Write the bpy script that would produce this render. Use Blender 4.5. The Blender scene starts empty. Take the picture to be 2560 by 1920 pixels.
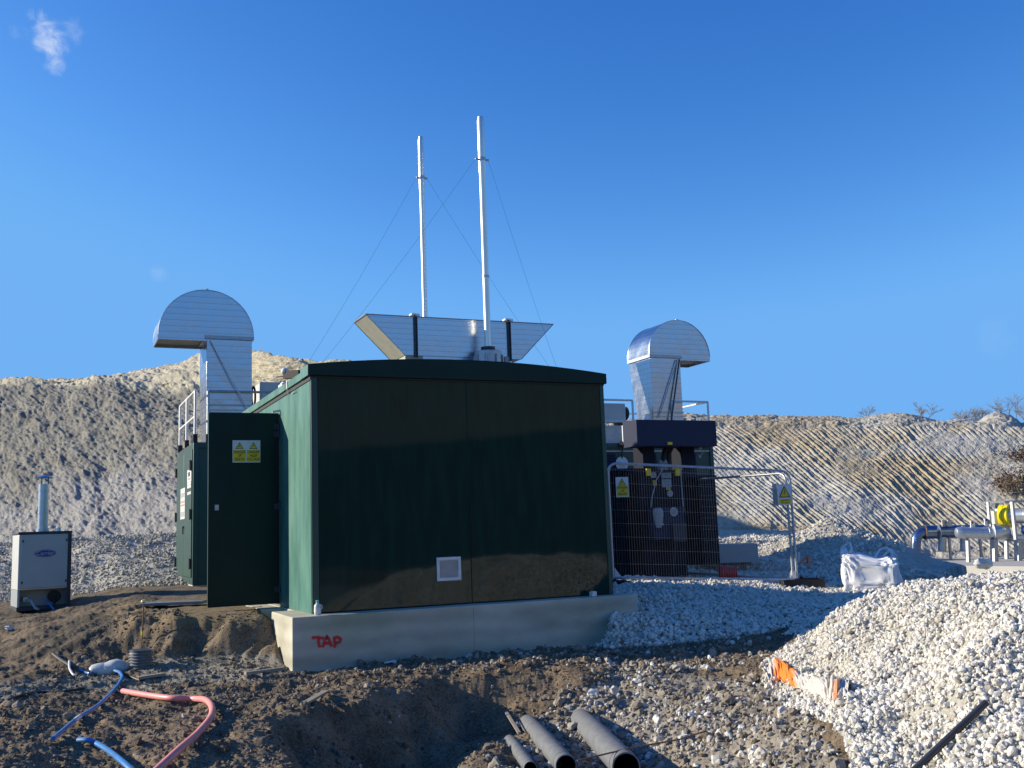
import bpy, math, random
import numpy as np
from mathutils import Vector, Matrix
random.seed(7); RNG = np.random.default_rng(11)
S = bpy.context.scene; COL = S.collection

# ---------------------------------------------------------------- camera
FPX, YAW, PIT, ROL = 2229.7, .4265, .1403, .0357      # focal length in 1/2212ths of the frame width
CAM = np.array([-2.764, -11.690, .857])
_d = np.array([math.sin(YAW)*math.cos(PIT), math.cos(YAW)*math.cos(PIT), math.sin(PIT)])
_r = np.array([math.cos(YAW), -math.sin(YAW), 0.]); _u = np.cross(_r, _d)
RR = math.cos(ROL)*_r - math.sin(ROL)*_u; UU = math.sin(ROL)*_r + math.cos(ROL)*_u
RH = _r.copy(); DH = np.array([math.sin(YAW), math.cos(YAW), 0.])
cd = bpy.data.cameras.new('camera'); cam = bpy.data.objects.new('camera', cd); COL.objects.link(cam)
cam.matrix_world = Matrix(((RR[0], UU[0], -_d[0], CAM[0]), (RR[1], UU[1], -_d[1], CAM[1]), (RR[2], UU[2], -_d[2], CAM[2]), (0, 0, 0, 1)))
cd.sensor_width = 36; cd.lens = FPX/2212*36; cd.clip_start = .05; cd.clip_end = 2000
S.camera = cam

# ---------------------------------------------------------------- light
SUN = Vector((-.83, .485, .368)).normalized()          # direction to the sun
el = math.asin(SUN.z); az = math.atan2(SUN.x, SUN.y)
w = bpy.data.worlds.new("World"); S.world = w; w.use_nodes = True
wn = w.node_tree.nodes; wl_ = w.node_tree.links; bg = wn['Background']
sky = wn.new('ShaderNodeTexSky'); sky.sky_type = 'NISHITA'; sky.sun_disc = False
sky.sun_elevation = el; sky.sun_rotation = az
sky.altitude = 200; sky.air_density = 1.0; sky.dust_density = .25; sky.ozone_density = 2.6
# clear winter sky: deepen the red and green falloff towards the zenith
sr = wn.new('ShaderNodeSeparateColor'); hs = wn.new('ShaderNodeCombineColor'); wl_.new(sky.outputs[0], sr.inputs[0])
for ch, (gain, pw) in zip(('Red', 'Green', 'Blue'), ((3.9, 2.2), (1.5, 1.47), (1.24, 1.0))):
    a = wn.new('ShaderNodeMath'); a.operation = 'MULTIPLY'; a.inputs[1].default_value = .12; wl_.new(sr.outputs[ch], a.inputs[0])
    p = wn.new('ShaderNodeMath'); p.operation = 'POWER'; p.inputs[1].default_value = pw; wl_.new(a.outputs[0], p.inputs[0])
    g = wn.new('ShaderNodeMath'); g.operation = 'MULTIPLY'; g.inputs[1].default_value = gain/.12; wl_.new(p.outputs[0], g.inputs[0])
    q = wn.new('ShaderNodeMath'); q.operation = 'SMOOTH_MIN'; q.inputs[1].default_value = {'Red': .118, 'Green': .315, 'Blue': .64}[ch]/.12; q.inputs[2].default_value = {'Red': .08, 'Green': .09, 'Blue': .06}[ch]/.12; wl_.new(g.outputs[0], q.inputs[0]); wl_.new(q.outputs[0], hs.inputs[ch])
def cloud_mask(direction, radius, scale, lo, hi, stretch=(1, 1, 1), gain=1.):
    tc = wn.new('ShaderNodeTexCoord')
    sub = wn.new('ShaderNodeVectorMath'); sub.operation = 'DISTANCE'; sub.inputs[1].default_value = direction
    st = wn.new('ShaderNodeMapping'); st.inputs['Scale'].default_value = stretch
    wl_.new(tc.outputs['Generated'], sub.inputs[0]); wl_.new(tc.outputs['Generated'], st.inputs['Vector'])
    mr = wn.new('ShaderNodeMapRange'); mr.inputs[1].default_value = 0; mr.inputs[2].default_value = radius
    mr.inputs[3].default_value = 1; mr.inputs[4].default_value = 0; mr.interpolation_type = 'SMOOTHSTEP'
    wl_.new(sub.outputs['Value'], mr.inputs[0])
    no = wn.new('ShaderNodeTexNoise'); no.inputs['Scale'].default_value = scale; no.inputs['Detail'].default_value = 7; no.inputs['Roughness'].default_value = .6
    no.inputs['Distortion'].default_value = .6
    wl_.new(st.outputs[0], no.inputs['Vector'])
    mu = wn.new('ShaderNodeMath'); mu.operation = 'MULTIPLY'; wl_.new(mr.outputs[0], mu.inputs[0]); wl_.new(no.outputs[0], mu.inputs[1])
    m2 = wn.new('ShaderNodeMapRange'); m2.inputs[1].default_value = lo; m2.inputs[2].default_value = hi; m2.inputs[4].default_value = gain
    m2.interpolation_type = 'SMOOTHSTEP'
    wl_.new(mu.outputs[0], m2.inputs[0]); return m2.outputs[0]
def pdir(x, y):
    v = _d + RR*(x-1106)/FPX - UU*(y-829.5)/FPX; return tuple(v/np.linalg.norm(v))
last = hs.outputs[0]
for (px, py, rad, sc, lo, hi, g) in ((92, 50, .036, 60, .34, .85, .7), (106, 90, .034, 70, .26, .78, .8), (122, 138, .024, 80, .28, .85, .55), (160, 62, .035, 60, .34, .9, .35), (50, 78, .03, 60, .36, .9, .3), (342, 590, .024, 45, .3, .8, .16), (2150, 725, .05, 25, .3, .9, .10)):
    mk = cloud_mask(pdir(px, py), rad, sc, lo, hi, gain=g)
    mx = wn.new('ShaderNodeMixRGB'); mx.inputs['Color2'].default_value = (5.0, 5.3, 5.9, 1)
    wl_.new(mk, mx.inputs['Fac']); wl_.new(last, mx.inputs['Color1']); last = mx.outputs[0]
wl_.new(last, bg.inputs['Color']); bg.inputs['Strength'].default_value = .12
sl = bpy.data.lights.new('sun', 'SUN'); sl.energy = 5.0; sl.angle = math.radians(.5); sl.color = (1, .89, .71)
so = bpy.data.objects.new('sun', sl); COL.objects.link(so); so.rotation_euler = SUN.to_track_quat('Z', 'Y').to_euler()
so.location = (-20, 15, 20)
S.view_settings.view_transform = 'Standard'; S.view_settings.look = 'None'; S.view_settings.exposure = 0.5; S.view_settings.gamma = 1
S.render.engine = 'CYCLES'; S.render.resolution_x = 1024; S.render.resolution_y = 768

# ---------------------------------------------------------------- placing aids (turn a point of the photo into a place at a known depth/height)
def ray(x, y): return _d + RR*(x-1106)/FPX - UU*(y-829.5)/FPX
def onz(x, y, z): r = ray(x, y); return CAM + r*(z-CAM[2])/r[2]
def onX(x, y, X): r = ray(x, y); return CAM + r*(X-CAM[0])/r[0]
def onY(x, y, Y): r = ray(x, y); return CAM + r*(Y-CAM[1])/r[1]
def onD(x, y, D): r = ray(x, y); return CAM + r*D/(r@DH)
def zf(x0, y0, s):
    return lambda x, y: ((x0+x/s)*.86406, (y0+y/s)*.86406)
Z1 = zf(0, 1100, 2.024); Z6 = zf(1760, 1400, 2.765); Z7 = zf(640, 1340, 1.975); ZG = zf(2160, 1180, 5.53); Z3 = zf(1460, 760, 2.183)
ZB = zf(0, 1160, 4.147); Z2 = zf(380, 680, 1.929); ZF = zf(1500, 1080, 3.95); Z5 = zf(1760, 960, 2.765)
def to_px(P):
    V = P - CAM; dz = V@_d
    return 1106+FPX*(V@RR)/dz, 829.5-FPX*(V@UU)/dz

# ---------------------------------------------------------------- noise
def _h(ix, iy, seed):
    n = (ix.astype(np.int64)*374761393 + iy.astype(np.int64)*668265263 + seed*974711) & 0xffffffff
    n = ((n ^ (n >> 13))*1274126177) & 0xffffffff
    return ((n ^ (n >> 16)) & 0xffff)/65535.
def vn(x, y, seed=0):
    ix = np.floor(x); iy = np.floor(y); fx = x-ix; fy = y-iy; fx = fx*fx*(3-2*fx); fy = fy*fy*(3-2*fy)
    a = _h(ix, iy, seed); b = _h(ix+1, iy, seed); c = _h(ix, iy+1, seed); d = _h(ix+1, iy+1, seed)
    return (a+(b-a)*fx)*(1-fy)+(c+(d-c)*fx)*fy - .5
def fbm(x, y, seed=0, o=4, g=.5):
    s = 0; a = 1.
    for i in range(o):
        s = s+a*vn(x*2**i+i*17.3, y*2**i-i*9.1, seed+i); a *= g
    return s
def sstep(a, b, x):
    t = np.clip((x-a)/(b-a), 0, 1); return t*t*(3-2*t)

# ---------------------------------------------------------------- terrain profile columns: picture column -> heights going away from the camera
HOR = lambda px: 1184-.036*px
cols = {
 -250: [(1900, -.5), (1500, -.45), (1400, -.32), (1330, -.2), ('D', 19, -.15), ('D', 21, -.1), ('D', 24, .9), ('D', 31, .95)],
 0: [(1900, -.5), (1659, -.40), (1636, -.42), (1600, -.55), (1500, -.55), (1440, -.5), (1400, -.38), (1370, -.28), (1330, -.2), ('D', 19, -.15), ('D', 21, -.1), ('D', 24, .9), ('D', 31, .95)],
 100: [(1900, -.55), (1659, -.42), (1628, -.42), (1595, -.57), (1500, -.58), (1450, -.53), (1390, -.3), (1350, -.18), (1325, -.18), ('D', 19, -.12), ('D', 21, -.1), ('D', 24, .92), ('D', 31, .95)],
 200: [(1900, -.6), (1659, -.5), (1600, -.55), (1500, -.6), (1450, -.56), (1400, -.37), (1350, -.14), (1300, -.05), ('D', 19, -.05), ('D', 20.5, -.05), ('D', 24, .95), ('D', 31, 1.0)],
 258: [(1900, -.62), (1600, -.55), (1480, -.59), (1425, -.52), (1338, -.09), (1305, -.05), (1280, .02), ('D', 20, .05), ('D', 24, .97), ('D', 31, 1.0)],
 300: [(1900, -.62), (1600, -.55), (1470, -.59), (1420, -.5), (1335, -.06), (1310, -.04), (1278, .05), ('D', 20, .05), ('D', 24, .97), ('D', 31, 1.0)],
 400: [(1900, -.62), (1659, -.58), (1540, -.54), (1460, -.56), (1416, -.49), (1331, -.04), (1310, -.03), (1290, .0), (1268, .05), ('D', 20, .05), ('D', 24, 1.), ('D', 31, 1.0)],
 560: [(1900, -.65), (1659, -.62), (1600, -.6), (1540, -.55), (1460, -.57), (1416, -.5), (1329, -.03), (1312, -.005), ('D', 16, 0), ('D', 20, 0), ('D', 31, .8)],
 640: [(1900, -.75), (1659, -.92), (1612, -.84), (1585, -.58), (1500, -.545), (1450, -.57), ('D', 12.5, -.57), ('D', 14, -.1), ('D', 20, 0), ('D', 31, .8)],
 800: [(1900, -.9), (1659, -1.15), (1622, -1.03), (1580, -.64), (1500, -.55), (1445, -.56), ('D', 13, -.57), ('D', 15, -.1), ('D', 20, 0), ('D', 31, .7)],
 900: [(1900, -.9), (1659, -1.15), (1600, -1.05), (1545, -.86), (1500, -.60), (1440, -.56), ('D', 13, -.57), ('D', 15, -.1), ('D', 20, 0), ('D', 31, .7)],
 1000: [(1900, -.85), (1659, -.88), (1600, -.92), (1570, -1.08), (1510, -.88), (1465, -.62), (1425, -.57), ('D', 13.2, -.57), ('D', 15, -.1), ('D', 20, 0), ('D', 31, .6)],
 1100: [(1900, -1.), (1659, -1.0), (1620, -1.0), (1560, -1.03), (1500, -.85), (1460, -.65), (1425, -.57), ('D', 13.3, -.57), ('D', 15, -.1), ('D', 20, 0), ('D', 31, .6)],
 1250: [(1900, -1.15), (1659, -1.12), (1560, -1.04), (1500, -.83), (1450, -.65), (1400, -.57), ('D', 13, -.57), ('D', 15, -.15), ('D', 20, -.05), ('D', 31, .5)],
 1300: [(1900, -1.15), (1659, -1.11), (1560, -1.02), (1500, -.83), (1450, -.66), (1398, -.57), ('D', 13.05, -.57), ('D', 15, -.15), ('D', 20, -.05), ('D', 31, .5)],
 1330: [(1900, -1.15), (1659, -1.1), (1560, -1.0), (1500, -.84), (1450, -.68), (1395, -.57), (1335, -.28), (1300, -.12), ('D', 16, -.1), ('D', 20, -.12), ('D', 27, .1), ('D', 38, .6)],
 1400: [(1900, -1.1), (1659, -1.06), (1560, -.94), (1500, -.8), (1445, -.65), (1390, -.56), (1340, -.34), (1300, -.18), (1270, -.1), ('D', 20, -.12), ('D', 27, .1), ('D', 37, .6)],
 1500: [(1900, -1.0), (1659, -.98), (1560, -.87), (1500, -.75), (1440, -.63), (1385, -.54), (1330, -.33), (1290, -.2), (1268, -.14), ('D', 20, -.2), ('D', 27, .1), ('D', 36, .6)],
 1650: [(1900, -.95), (1659, -.88), (1560, -.8), (1500, -.7), (1440, -.6), (1400, -.55), (1350, -.42), (1290, -.28), (1265, -.22), ('D', 20, -.25), ('D', 24, -.1), ('D', 30, .3), ('D', 34, .5)],
 1750: [(1900, -.95), (1659, -.8), (1550, -.68), (1480, -.58), (1420, -.47), (1370, -.38), ('D', 12.2, -.42), ('D', 15, -.32), (1262, -.28), ('D', 20, -.3), ('D', 26, 0), ('D', 33, .4)],
 1800: [(1900, -.9), (1659, -.75), (1550, -.63), (1480, -.5), (1400, -.32), (1332, -.15), ('D', 12, -.35), ('D', 15, -.33), ('D', 20, -.33), ('D', 26, -.1), ('D', 33, .2)],
 1900: [(1900, -.8), (1659, -.7), (1550, -.55), (1450, -.36), (1380, -.2), (1282, .07), ('D', 12.2, -.25), ('D', 14, -.36), ('D', 20, -.36), ('D', 24, -.6), ('D', 35, -.4)],
 2000: [(1900, -.8), (1659, -.65), (1550, -.48), (1450, -.27), (1350, -.03), (1300, .08), (1249, .2), ('D', 12.5, -.2), ('D', 14.5, -.36), ('D', 19.5, -.38), ('D', 22, -.8), ('D', 37, -.85)],
 2100: [(1900, -.75), (1659, -.6), (1550, -.42), (1450, -.2), (1350, .05), (1300, .14), (1240, .26), ('D', 12.5, -.1), ('D', 14.5, -.4), ('D', 19.5, -.45), ('D', 22, -.8), ('D', 36, -.85)],
 2212: [(1900, -.7), (1659, -.58), (1550, -.38), (1450, -.18), (1350, .08), (1300, .18), (1236, .29), ('D', 12.5, 0), ('D', 15, -.4), ('D', 19.5, -.45), ('D', 22, -.8), ('D', 35, -.85)],
 2500: [(1900, -.7), (1659, -.5), (1550, -.3), (1450, -.1), (1350, .1), (1300, .2), (1240, .3), ('D', 12.5, .1), ('D', 15, -.4), ('D', 19.5, -.45), ('D', 22, -.8), ('D', 35, -.85)]}
DG = np.exp(np.linspace(math.log(2.), math.log(48.), 700))
_cx = np.array(sorted(cols)); _tab = []
for c in _cx:
    Ds, Zs = [2.0], [-.75]; last_d = 2.5
    for e in cols[c]:
        D, z = (e[1], e[2]) if e[0] == 'D' else ((.857-e[1])*FPX/(e[0]-HOR(c)), e[1])
        D = max(D, last_d+.06); Ds.append(D); Zs.append(z); last_d = D
    z = np.interp(DG, Ds, Zs); k = np.array([1, 2, 3, 2, 1.])/9
    _tab.append(np.convolve(np.pad(z, 2, 'edge'), k, 'valid'))
_tab = np.array(_tab)
_cu = (_cx-1106)/FPX*1.0
# u = L/D of each column at about 10 degrees below the optical axis
_cu = np.array([(lambda r: (r@RH)/(r@DH))(ray(c, 1400)) for c in _cx])
def base_h(L, D):
    """smooth ground height for forward-facing points"""
    u = np.clip(L/np.maximum(D, .5), _cu[0], _cu[-1]); q = np.clip(np.log(np.maximum(D, 2.)/2.)/math.log(24.)*699, 0, 698.999)
    ci = np.clip(np.searchsorted(_cu, u)-1, 0, len(_cu)-2); t = (u-_cu[ci])/(_cu[ci+1]-_cu[ci]); t = t*t*(3-2*t)*.5+t*.5
    qi = q.astype(int); fq = q-qi
    z0 = _tab[ci, qi]*(1-fq)+_tab[ci, qi+1]*fq; z1 = _tab[ci+1, qi]*(1-fq)+_tab[ci+1, qi+1]*fq
    return z0*(1-t)+z1*t
def ground_h(x, y, detail=True):
    x = np.asarray(x, float); y = np.asarray(y, float)
    dx = x-CAM[0]; dy = y-CAM[1]; L = dx*RH[0]+dy*RH[1]; D = dx*DH[0]+dy*DH[1]; rho = np.hypot(dx, dy); ang = np.abs(np.arctan2(L, D))
    jag = .30*fbm(x*1.5+2, y*1.5, 21, 3)+.10*fbm(x*6, y*6, 22, 2)             # ragged edge of the dug step and trench
    z = base_h(L, D+jag*sstep(9, 10.5, D)*(1-sstep(14, 16, D))*sstep(.2, -.6, L-.12*D*0+1.2)) if detail else base_h(L, D)
    if detail:
        lw = 1-sstep(9.2, 10.6, D); z = z*(1-lw)+lw*base_h(L+.55*fbm(x*.9+7, y*.9, 23, 3), D+.30*fbm(x*1.1, y*1.1+5, 24, 3))
    wf = 1-sstep(.75, 1.25, ang); wf = wf*sstep(2., 4., rho)
    right = sstep(1.12, 1.42, np.arctan2(L, D))*(1-sstep(2.8, 3.1, np.arctan2(L, D)))
    back = -.72+sstep(10, 45, rho)*1.2+sstep(29, 58, rho)*12.8*right
    back = back+5.0*sstep(16.5, 22, rho)*(1-sstep(23, 29, rho))*right*(1+.08*vn(ang*9, L*0+.3, 9))  # unseen hill and mound behind the camera, added for the front panel's reflection
    z = z*wf+back*(1-wf)
    # white gravel heap in the middle distance
    hl, hd = 26.5*((ray(1795, 1150)@RH)/(ray(1795, 1150)@DH)), 26.5
    e = np.hypot((L-hl)/2.6, (D-hd)/2.4); z = np.where(e < 1.2, np.maximum(z, -.35+1.17*np.clip(1-e, 0, 1)**.85*1.0), z)
    hl2 = 23.*((ray(1900, 1200)@RH)/(ray(1900, 1200)@DH)); e2 = np.hypot((L-hl2)/2.0, (D-24.5)/1.6); z = np.where(e2 < 1, np.maximum(z, -.45+.6*(1-e2)), z)
    hl3 = 22.*((ray(1640, 1230)@RH)/(ray(1640, 1230)@DH)); e3 = np.hypot((L-hl3)/2.6, (D-22.5)/1.2); z = np.where(e3 < 1, np.maximum(z, -.3+.45*(1-e3)), z)
    if detail:
        near = 1-sstep(14, 22, D)
        flat = np.where((x > -1.2) & (x < 4.2) & (y > .6) & (y < 9), .25, 1.)      # trodden terrace and ground under the kiosk
        z = z+flat*(.085*fbm(x*1.3, y*1.3, 1, 3)+.055*fbm(x*5, y*5, 2, 3)*near+.034*np.abs(fbm(x*15, y*15, 3, 3))*near)
        z = z+.12*fbm(x*.6, y*.6, 4, 3)*sstep(20, 24, D)
        z = z+.10*fbm(x*3.1, y*3.1, 6, 3)*sstep(20, 24, D)
    return z
def ong(px, py, dz=0):
    """where the view through this picture point meets the ground"""
    r = ray(px, py); t = np.linspace(3, 60, 6000); P = CAM+np.outer(t/(r@DH), r)
    g = ground_h(P[:, 0], P[:, 1]); k = np.argmax(P[:, 2] <= g)
    p = P[k].copy(); p[2] = g[k]+dz; return p
def gz(x, y): return float(ground_h(np.array([x]), np.array([y]))[0])
def pip(px, py, poly):
    poly = np.array(poly, float); n = len(poly); ins = np.zeros(px.shape, bool); j = n-1
    for i in range(n):
        xi, yi = poly[i]; xj, yj = poly[j]
        c = ((yi > py) != (yj > py)) & (px < (xj-xi)*(py-yi)/((yj-yi) or 1e-9)+xi); ins ^= c; j = i
    return ins

# ---------------------------------------------------------------- materials
def nm(name):
    m = bpy.data.materials.new(name); m.use_nodes = True; t = m.node_tree; return m, t, t.nodes['Principled BSDF']
def setp(b, k, v): b.inputs[k].default_value = v
def mat(name, c, rough=.6, metal=0., c2=None, ns=8., var=1., bump=0., bs=30., stretch=(1, 1, 1), spec=.5, detail=5, coat=0):
    m, t, b = nm(name); N = t.nodes; K = t.links
    setp(b, 'Roughness', rough); setp(b, 'Metallic', metal); setp(b, 'Specular IOR Level', spec); setp(b, 'Coat Weight', coat)
    tc = N.new('ShaderNodeTexCoord'); mp = N.new('ShaderNodeMapping'); mp.inputs['Scale'].default_value = stretch; K.new(tc.outputs['Object'], mp.inputs[0])
    if c2 is None: c2 = tuple(x*.75 for x in c)
    no = N.new('ShaderNodeTexNoise'); no.inputs['Scale'].default_value = ns; no.inputs['Detail'].default_value = detail; no.inputs['Roughness'].default_value = .62
    K.new(mp.outputs[0], no.inputs['Vector'])
    rp = N.new('ShaderNodeValToRGB'); rp.color_ramp.elements[0].position = .5-.2/var; rp.color_ramp.elements[1].position = .5+.2/var
    rp.color_ramp.elements[0].color = (*c2, 1); rp.color_ramp.elements[1].color = (*c, 1)
    K.new(no.outputs[0], rp.inputs[0]); K.new(rp.outputs[0], b.inputs['Base Color'])
    if bump:
        n2 = N.new('ShaderNodeTexNoise'); n2.inputs['Scale'].default_value = bs; n2.inputs['Detail'].default_value = 4; K.new(mp.outputs[0], n2.inputs['Vector'])
        bp = N.new('ShaderNodeBump'); bp.inputs['Strength'].default_value = 1; bp.inputs['Distance'].default_value = bump
        K.new(n2.outputs[0], bp.inputs['Height']); K.new(bp.outputs[0], b.inputs['Normal'])
    return m
def seamed_metal(name, c, rough, pitch, axis='Z', dark=.55, noise=.25):
    m, t, b = nm(name); N = t.nodes; K = t.links
    setp(b, 'Metallic', 1.0)
    tc = N.new('ShaderNodeTexCoord'); sp = N.new('ShaderNodeSeparateXYZ'); K.new(tc.outputs['Object'], sp.inputs[0])
    no = N.new('ShaderNodeTexNoise'); no.inputs['Scale'].default_value = 2.3; no.inputs['Detail'].default_value = 4
    K.new(tc.outputs['Object'], no.inputs['Vector'])
    w1 = N.new('ShaderNodeMath'); w1.operation = 'MULTIPLY_ADD'; w1.inputs[1].default_value = .008; K.new(no.outputs[0], w1.inputs[0]); K.new(sp.outputs[axis], w1.inputs[2])
    dv = N.new('ShaderNodeMath'); dv.operation = 'DIVIDE'; dv.inputs[1].default_value = pitch; K.new(w1.outputs[0], dv.inputs[0])
    fr = N.new('ShaderNodeMath'); fr.operation = 'FRACT'; K.new(dv.outputs[0], fr.inputs[0])
    rp = N.new('ShaderNodeValToRGB'); e = rp.color_ramp.elements; e[0].position = 0; e[0].color = (*[x*dark for x in c], 1); e[1].position = .07; e[1].color = (*c, 1)
    e2 = rp.color_ramp.elements.new(.95); e2.color = (*[min(1, x*1.04) for x in c], 1); e3 = rp.color_ramp.elements.new(1.); e3.color = (*[x*dark for x in c], 1)
    K.new(fr.outputs[0], rp.inputs[0])
    mx = N.new('ShaderNodeMixRGB'); mx.blend_type = 'MULTIPLY'; mx.inputs[0].default_value = noise
    n2 = N.new('ShaderNodeTexNoise'); n2.inputs['Scale'].default_value = 5; n2.inputs['Detail'].default_value = 6; K.new(tc.outputs['Object'], n2.inputs['Vector'])
    K.new(rp.outputs[0], mx.inputs[1]); K.new(n2.outputs[0], mx.inputs[2]); K.new(mx.outputs[0], b.inputs['Base Color'])
    rr = N.new('ShaderNodeMapRange'); rr.inputs[3].default_value = rough*.75; rr.inputs[4].default_value = rough*1.3; K.new(n2.outputs[0], rr.inputs[0]); K.new(rr.outputs[0], b.inputs['Roughness'])
    bp = N.new('ShaderNodeBump'); bp.inputs['Distance'].default_value = .012; K.new(no.outputs[0], bp.inputs['Height']); K.new(bp.outputs[0], b.inputs['Normal'])
    return m
M = {}
M['duct'] = seamed_metal('seamed_aluminium', (.57, .61, .67), .25, .115)  # bluish tint puts some of the deep sky's reflection into the metal colour
M['duct_in'] = mat('duct_inside', (.30, .29, .26), .6, .2, ns=4)
M['hopper_beige'] = mat('beige_reflection_plate', (.42, .42, .33), .5, .1, (.33, .33, .27), 3)  # beige paints the lit hill's reflection into plain galvanised plate
M['stack'] = mat('stack_steel', (.86, .82, .74), .36, .85, (.75, .72, .66), 3, stretch=(3, 3, .4))
M['steel'] = mat('galvanised_steel', (.50, .52, .54), .45, .8, (.38, .40, .42), 14)
M['rail'] = mat('galvanised_rail', (.80, .80, .78), .45, .25, (.68, .68, .67), 12)
M['darksteel'] = mat('dark_steel', (.05, .055, .07), .5, .4)
M['green_lit'] = mat('lit_faded_green_panel', (.070, .20, .165), .55, 0, (.010, .105, .082), 2.4, 1.3, bump=.0006, bs=60, stretch=(1.3, 1.3, .5), detail=8)  # kiosk green for sunlit sides, lit look put in the colour; chalky fading too
M['green_dark'] = mat('shaded_green_paint', (.004, .026, .021), .36, 0, (.003, .019, .016), 3)  # darker copy of the kiosk green, shade put in the colour
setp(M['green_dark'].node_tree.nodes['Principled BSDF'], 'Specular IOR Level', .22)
M['green_cont'] = mat('container_green', (.022, .068, .054), .42, 0, (.017, .055, .044), 2.5)
M['black'] = mat('black_rubber', (.012, .012, .013), .6)
M['navy'] = mat('transformer_paint', (.028, .035, .072), .6, 0, (.024, .030, .060), 3, spec=.2)
M['tank_dark'] = mat('tank_paint', (.009, .012, .024), .6, 0, (.007, .010, .019), 3, spec=.15)
M['white'] = mat('white_plastic', (.74, .74, .72), .45, 0, (.62, .62, .60), 9)
M['offwhite'] = mat('off_white_paint', (.60, .61, .57), .4, 0, (.52, .53, .50), 3)
M['boiler'] = mat('boiler_panel', (.42, .45, .45), .35, .1, (.36, .40, .40), 3)
M['yellow'] = mat('sign_yellow', (.82, .58, .02), .45, 0, (.72, .50, .02), 12)
M['signblack'] = mat('sign_black', (.012, .012, .012), .5)
M['bright_yellow'] = mat('yellow_enamel', (.90, .72, .01), .35, 0, (.8, .62, .01), 5)
M['red'] = mat('red_plastic', (.62, .03, .025), .5)
M['orange'] = mat('orange_plastic', (.78, .27, .14), .5)
M['blue'] = mat('blue_pipe', (.05, .22, .55), .35, 0, (.04, .17, .42), 14)
M['bluelogo'] = mat('blue_badge', (.015, .03, .30), .35)
M['pink'] = mat('salmon_duct', (.82, .30, .26), .45, 0, (.70, .25, .22), 10, bump=.001, bs=40)
M['pipe_blue'] = mat('galvanised_pipe_dark', (.20, .27, .40), .22, .9, (.14, .20, .33), 5)
M['pipe_galv'] = mat('galvanised_pipe', (.62, .65, .66), .3, .75, (.48, .52, .54), 12, bump=.001, bs=50)
M['duct_grey'] = mat('grey_duct_pipe', (.21, .22, .235), .5, 0, (.13, .14, .15), 16, bump=.0012, bs=60)
M['wood'] = mat('weathered_wood', (.36, .31, .23), .8, 0, (.24, .20, .15), 6, stretch=(1, 1, 6), bump=.001)
M['rust'] = mat('rusty_steel', (.22, .13, .08), .7, .3, (.14, .08, .05), 30)
M['bag'] = mat('woven_bag', (.82, .82, .82), .6, 0, (.70, .71, .72), 9, bump=.002, bs=60)
M['slab'] = mat('slab_concrete', (.42, .41, .38), .85, 0, (.42, .41, .38), 2.5, bump=.001)
M['sheet'] = mat('black_sheeting', (.022, .022, .026), .45, 0, (.012, .012, .015), 6, bump=.02, bs=5)
M['twig'] = mat('bare_twigs', (.30, .27, .22), .9, 0, (.22, .19, .15), 5)
M['bushleaf'] = mat('russet_leaves', (.16, .095, .048), .8, 0, (.08, .05, .03), 5)
M['cap'] = mat('pale_yellow_cap', (.75, .70, .35), .5)
M['labelgrey'] = mat('label_print', (.45, .47, .47), .6, 0, (.2, .2, .2), 60)
M['green_cap'] = mat('mint_plastic', (.15, .62, .50), .4)
M['red_spray'] = None

# glossy, gently wavy dark green front panel
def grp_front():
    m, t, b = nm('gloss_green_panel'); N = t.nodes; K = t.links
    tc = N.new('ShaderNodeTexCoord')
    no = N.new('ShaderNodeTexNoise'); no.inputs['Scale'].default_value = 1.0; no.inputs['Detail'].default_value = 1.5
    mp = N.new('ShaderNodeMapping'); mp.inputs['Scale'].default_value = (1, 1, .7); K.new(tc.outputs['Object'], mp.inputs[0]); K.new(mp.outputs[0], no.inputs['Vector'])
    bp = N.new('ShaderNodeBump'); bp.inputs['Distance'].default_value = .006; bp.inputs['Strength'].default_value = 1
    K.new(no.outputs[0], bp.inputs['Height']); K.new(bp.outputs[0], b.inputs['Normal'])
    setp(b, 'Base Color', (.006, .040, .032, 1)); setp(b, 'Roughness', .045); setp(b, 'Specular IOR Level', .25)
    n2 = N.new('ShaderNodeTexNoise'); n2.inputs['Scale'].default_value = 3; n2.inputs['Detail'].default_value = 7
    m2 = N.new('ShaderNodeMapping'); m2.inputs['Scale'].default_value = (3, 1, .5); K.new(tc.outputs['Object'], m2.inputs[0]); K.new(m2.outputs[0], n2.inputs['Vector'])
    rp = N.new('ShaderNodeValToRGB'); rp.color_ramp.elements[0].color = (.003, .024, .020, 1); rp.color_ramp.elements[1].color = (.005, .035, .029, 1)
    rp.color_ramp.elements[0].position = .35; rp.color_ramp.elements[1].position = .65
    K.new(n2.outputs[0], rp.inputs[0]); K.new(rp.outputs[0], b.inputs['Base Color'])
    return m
M['front'] = grp_front()
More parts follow.
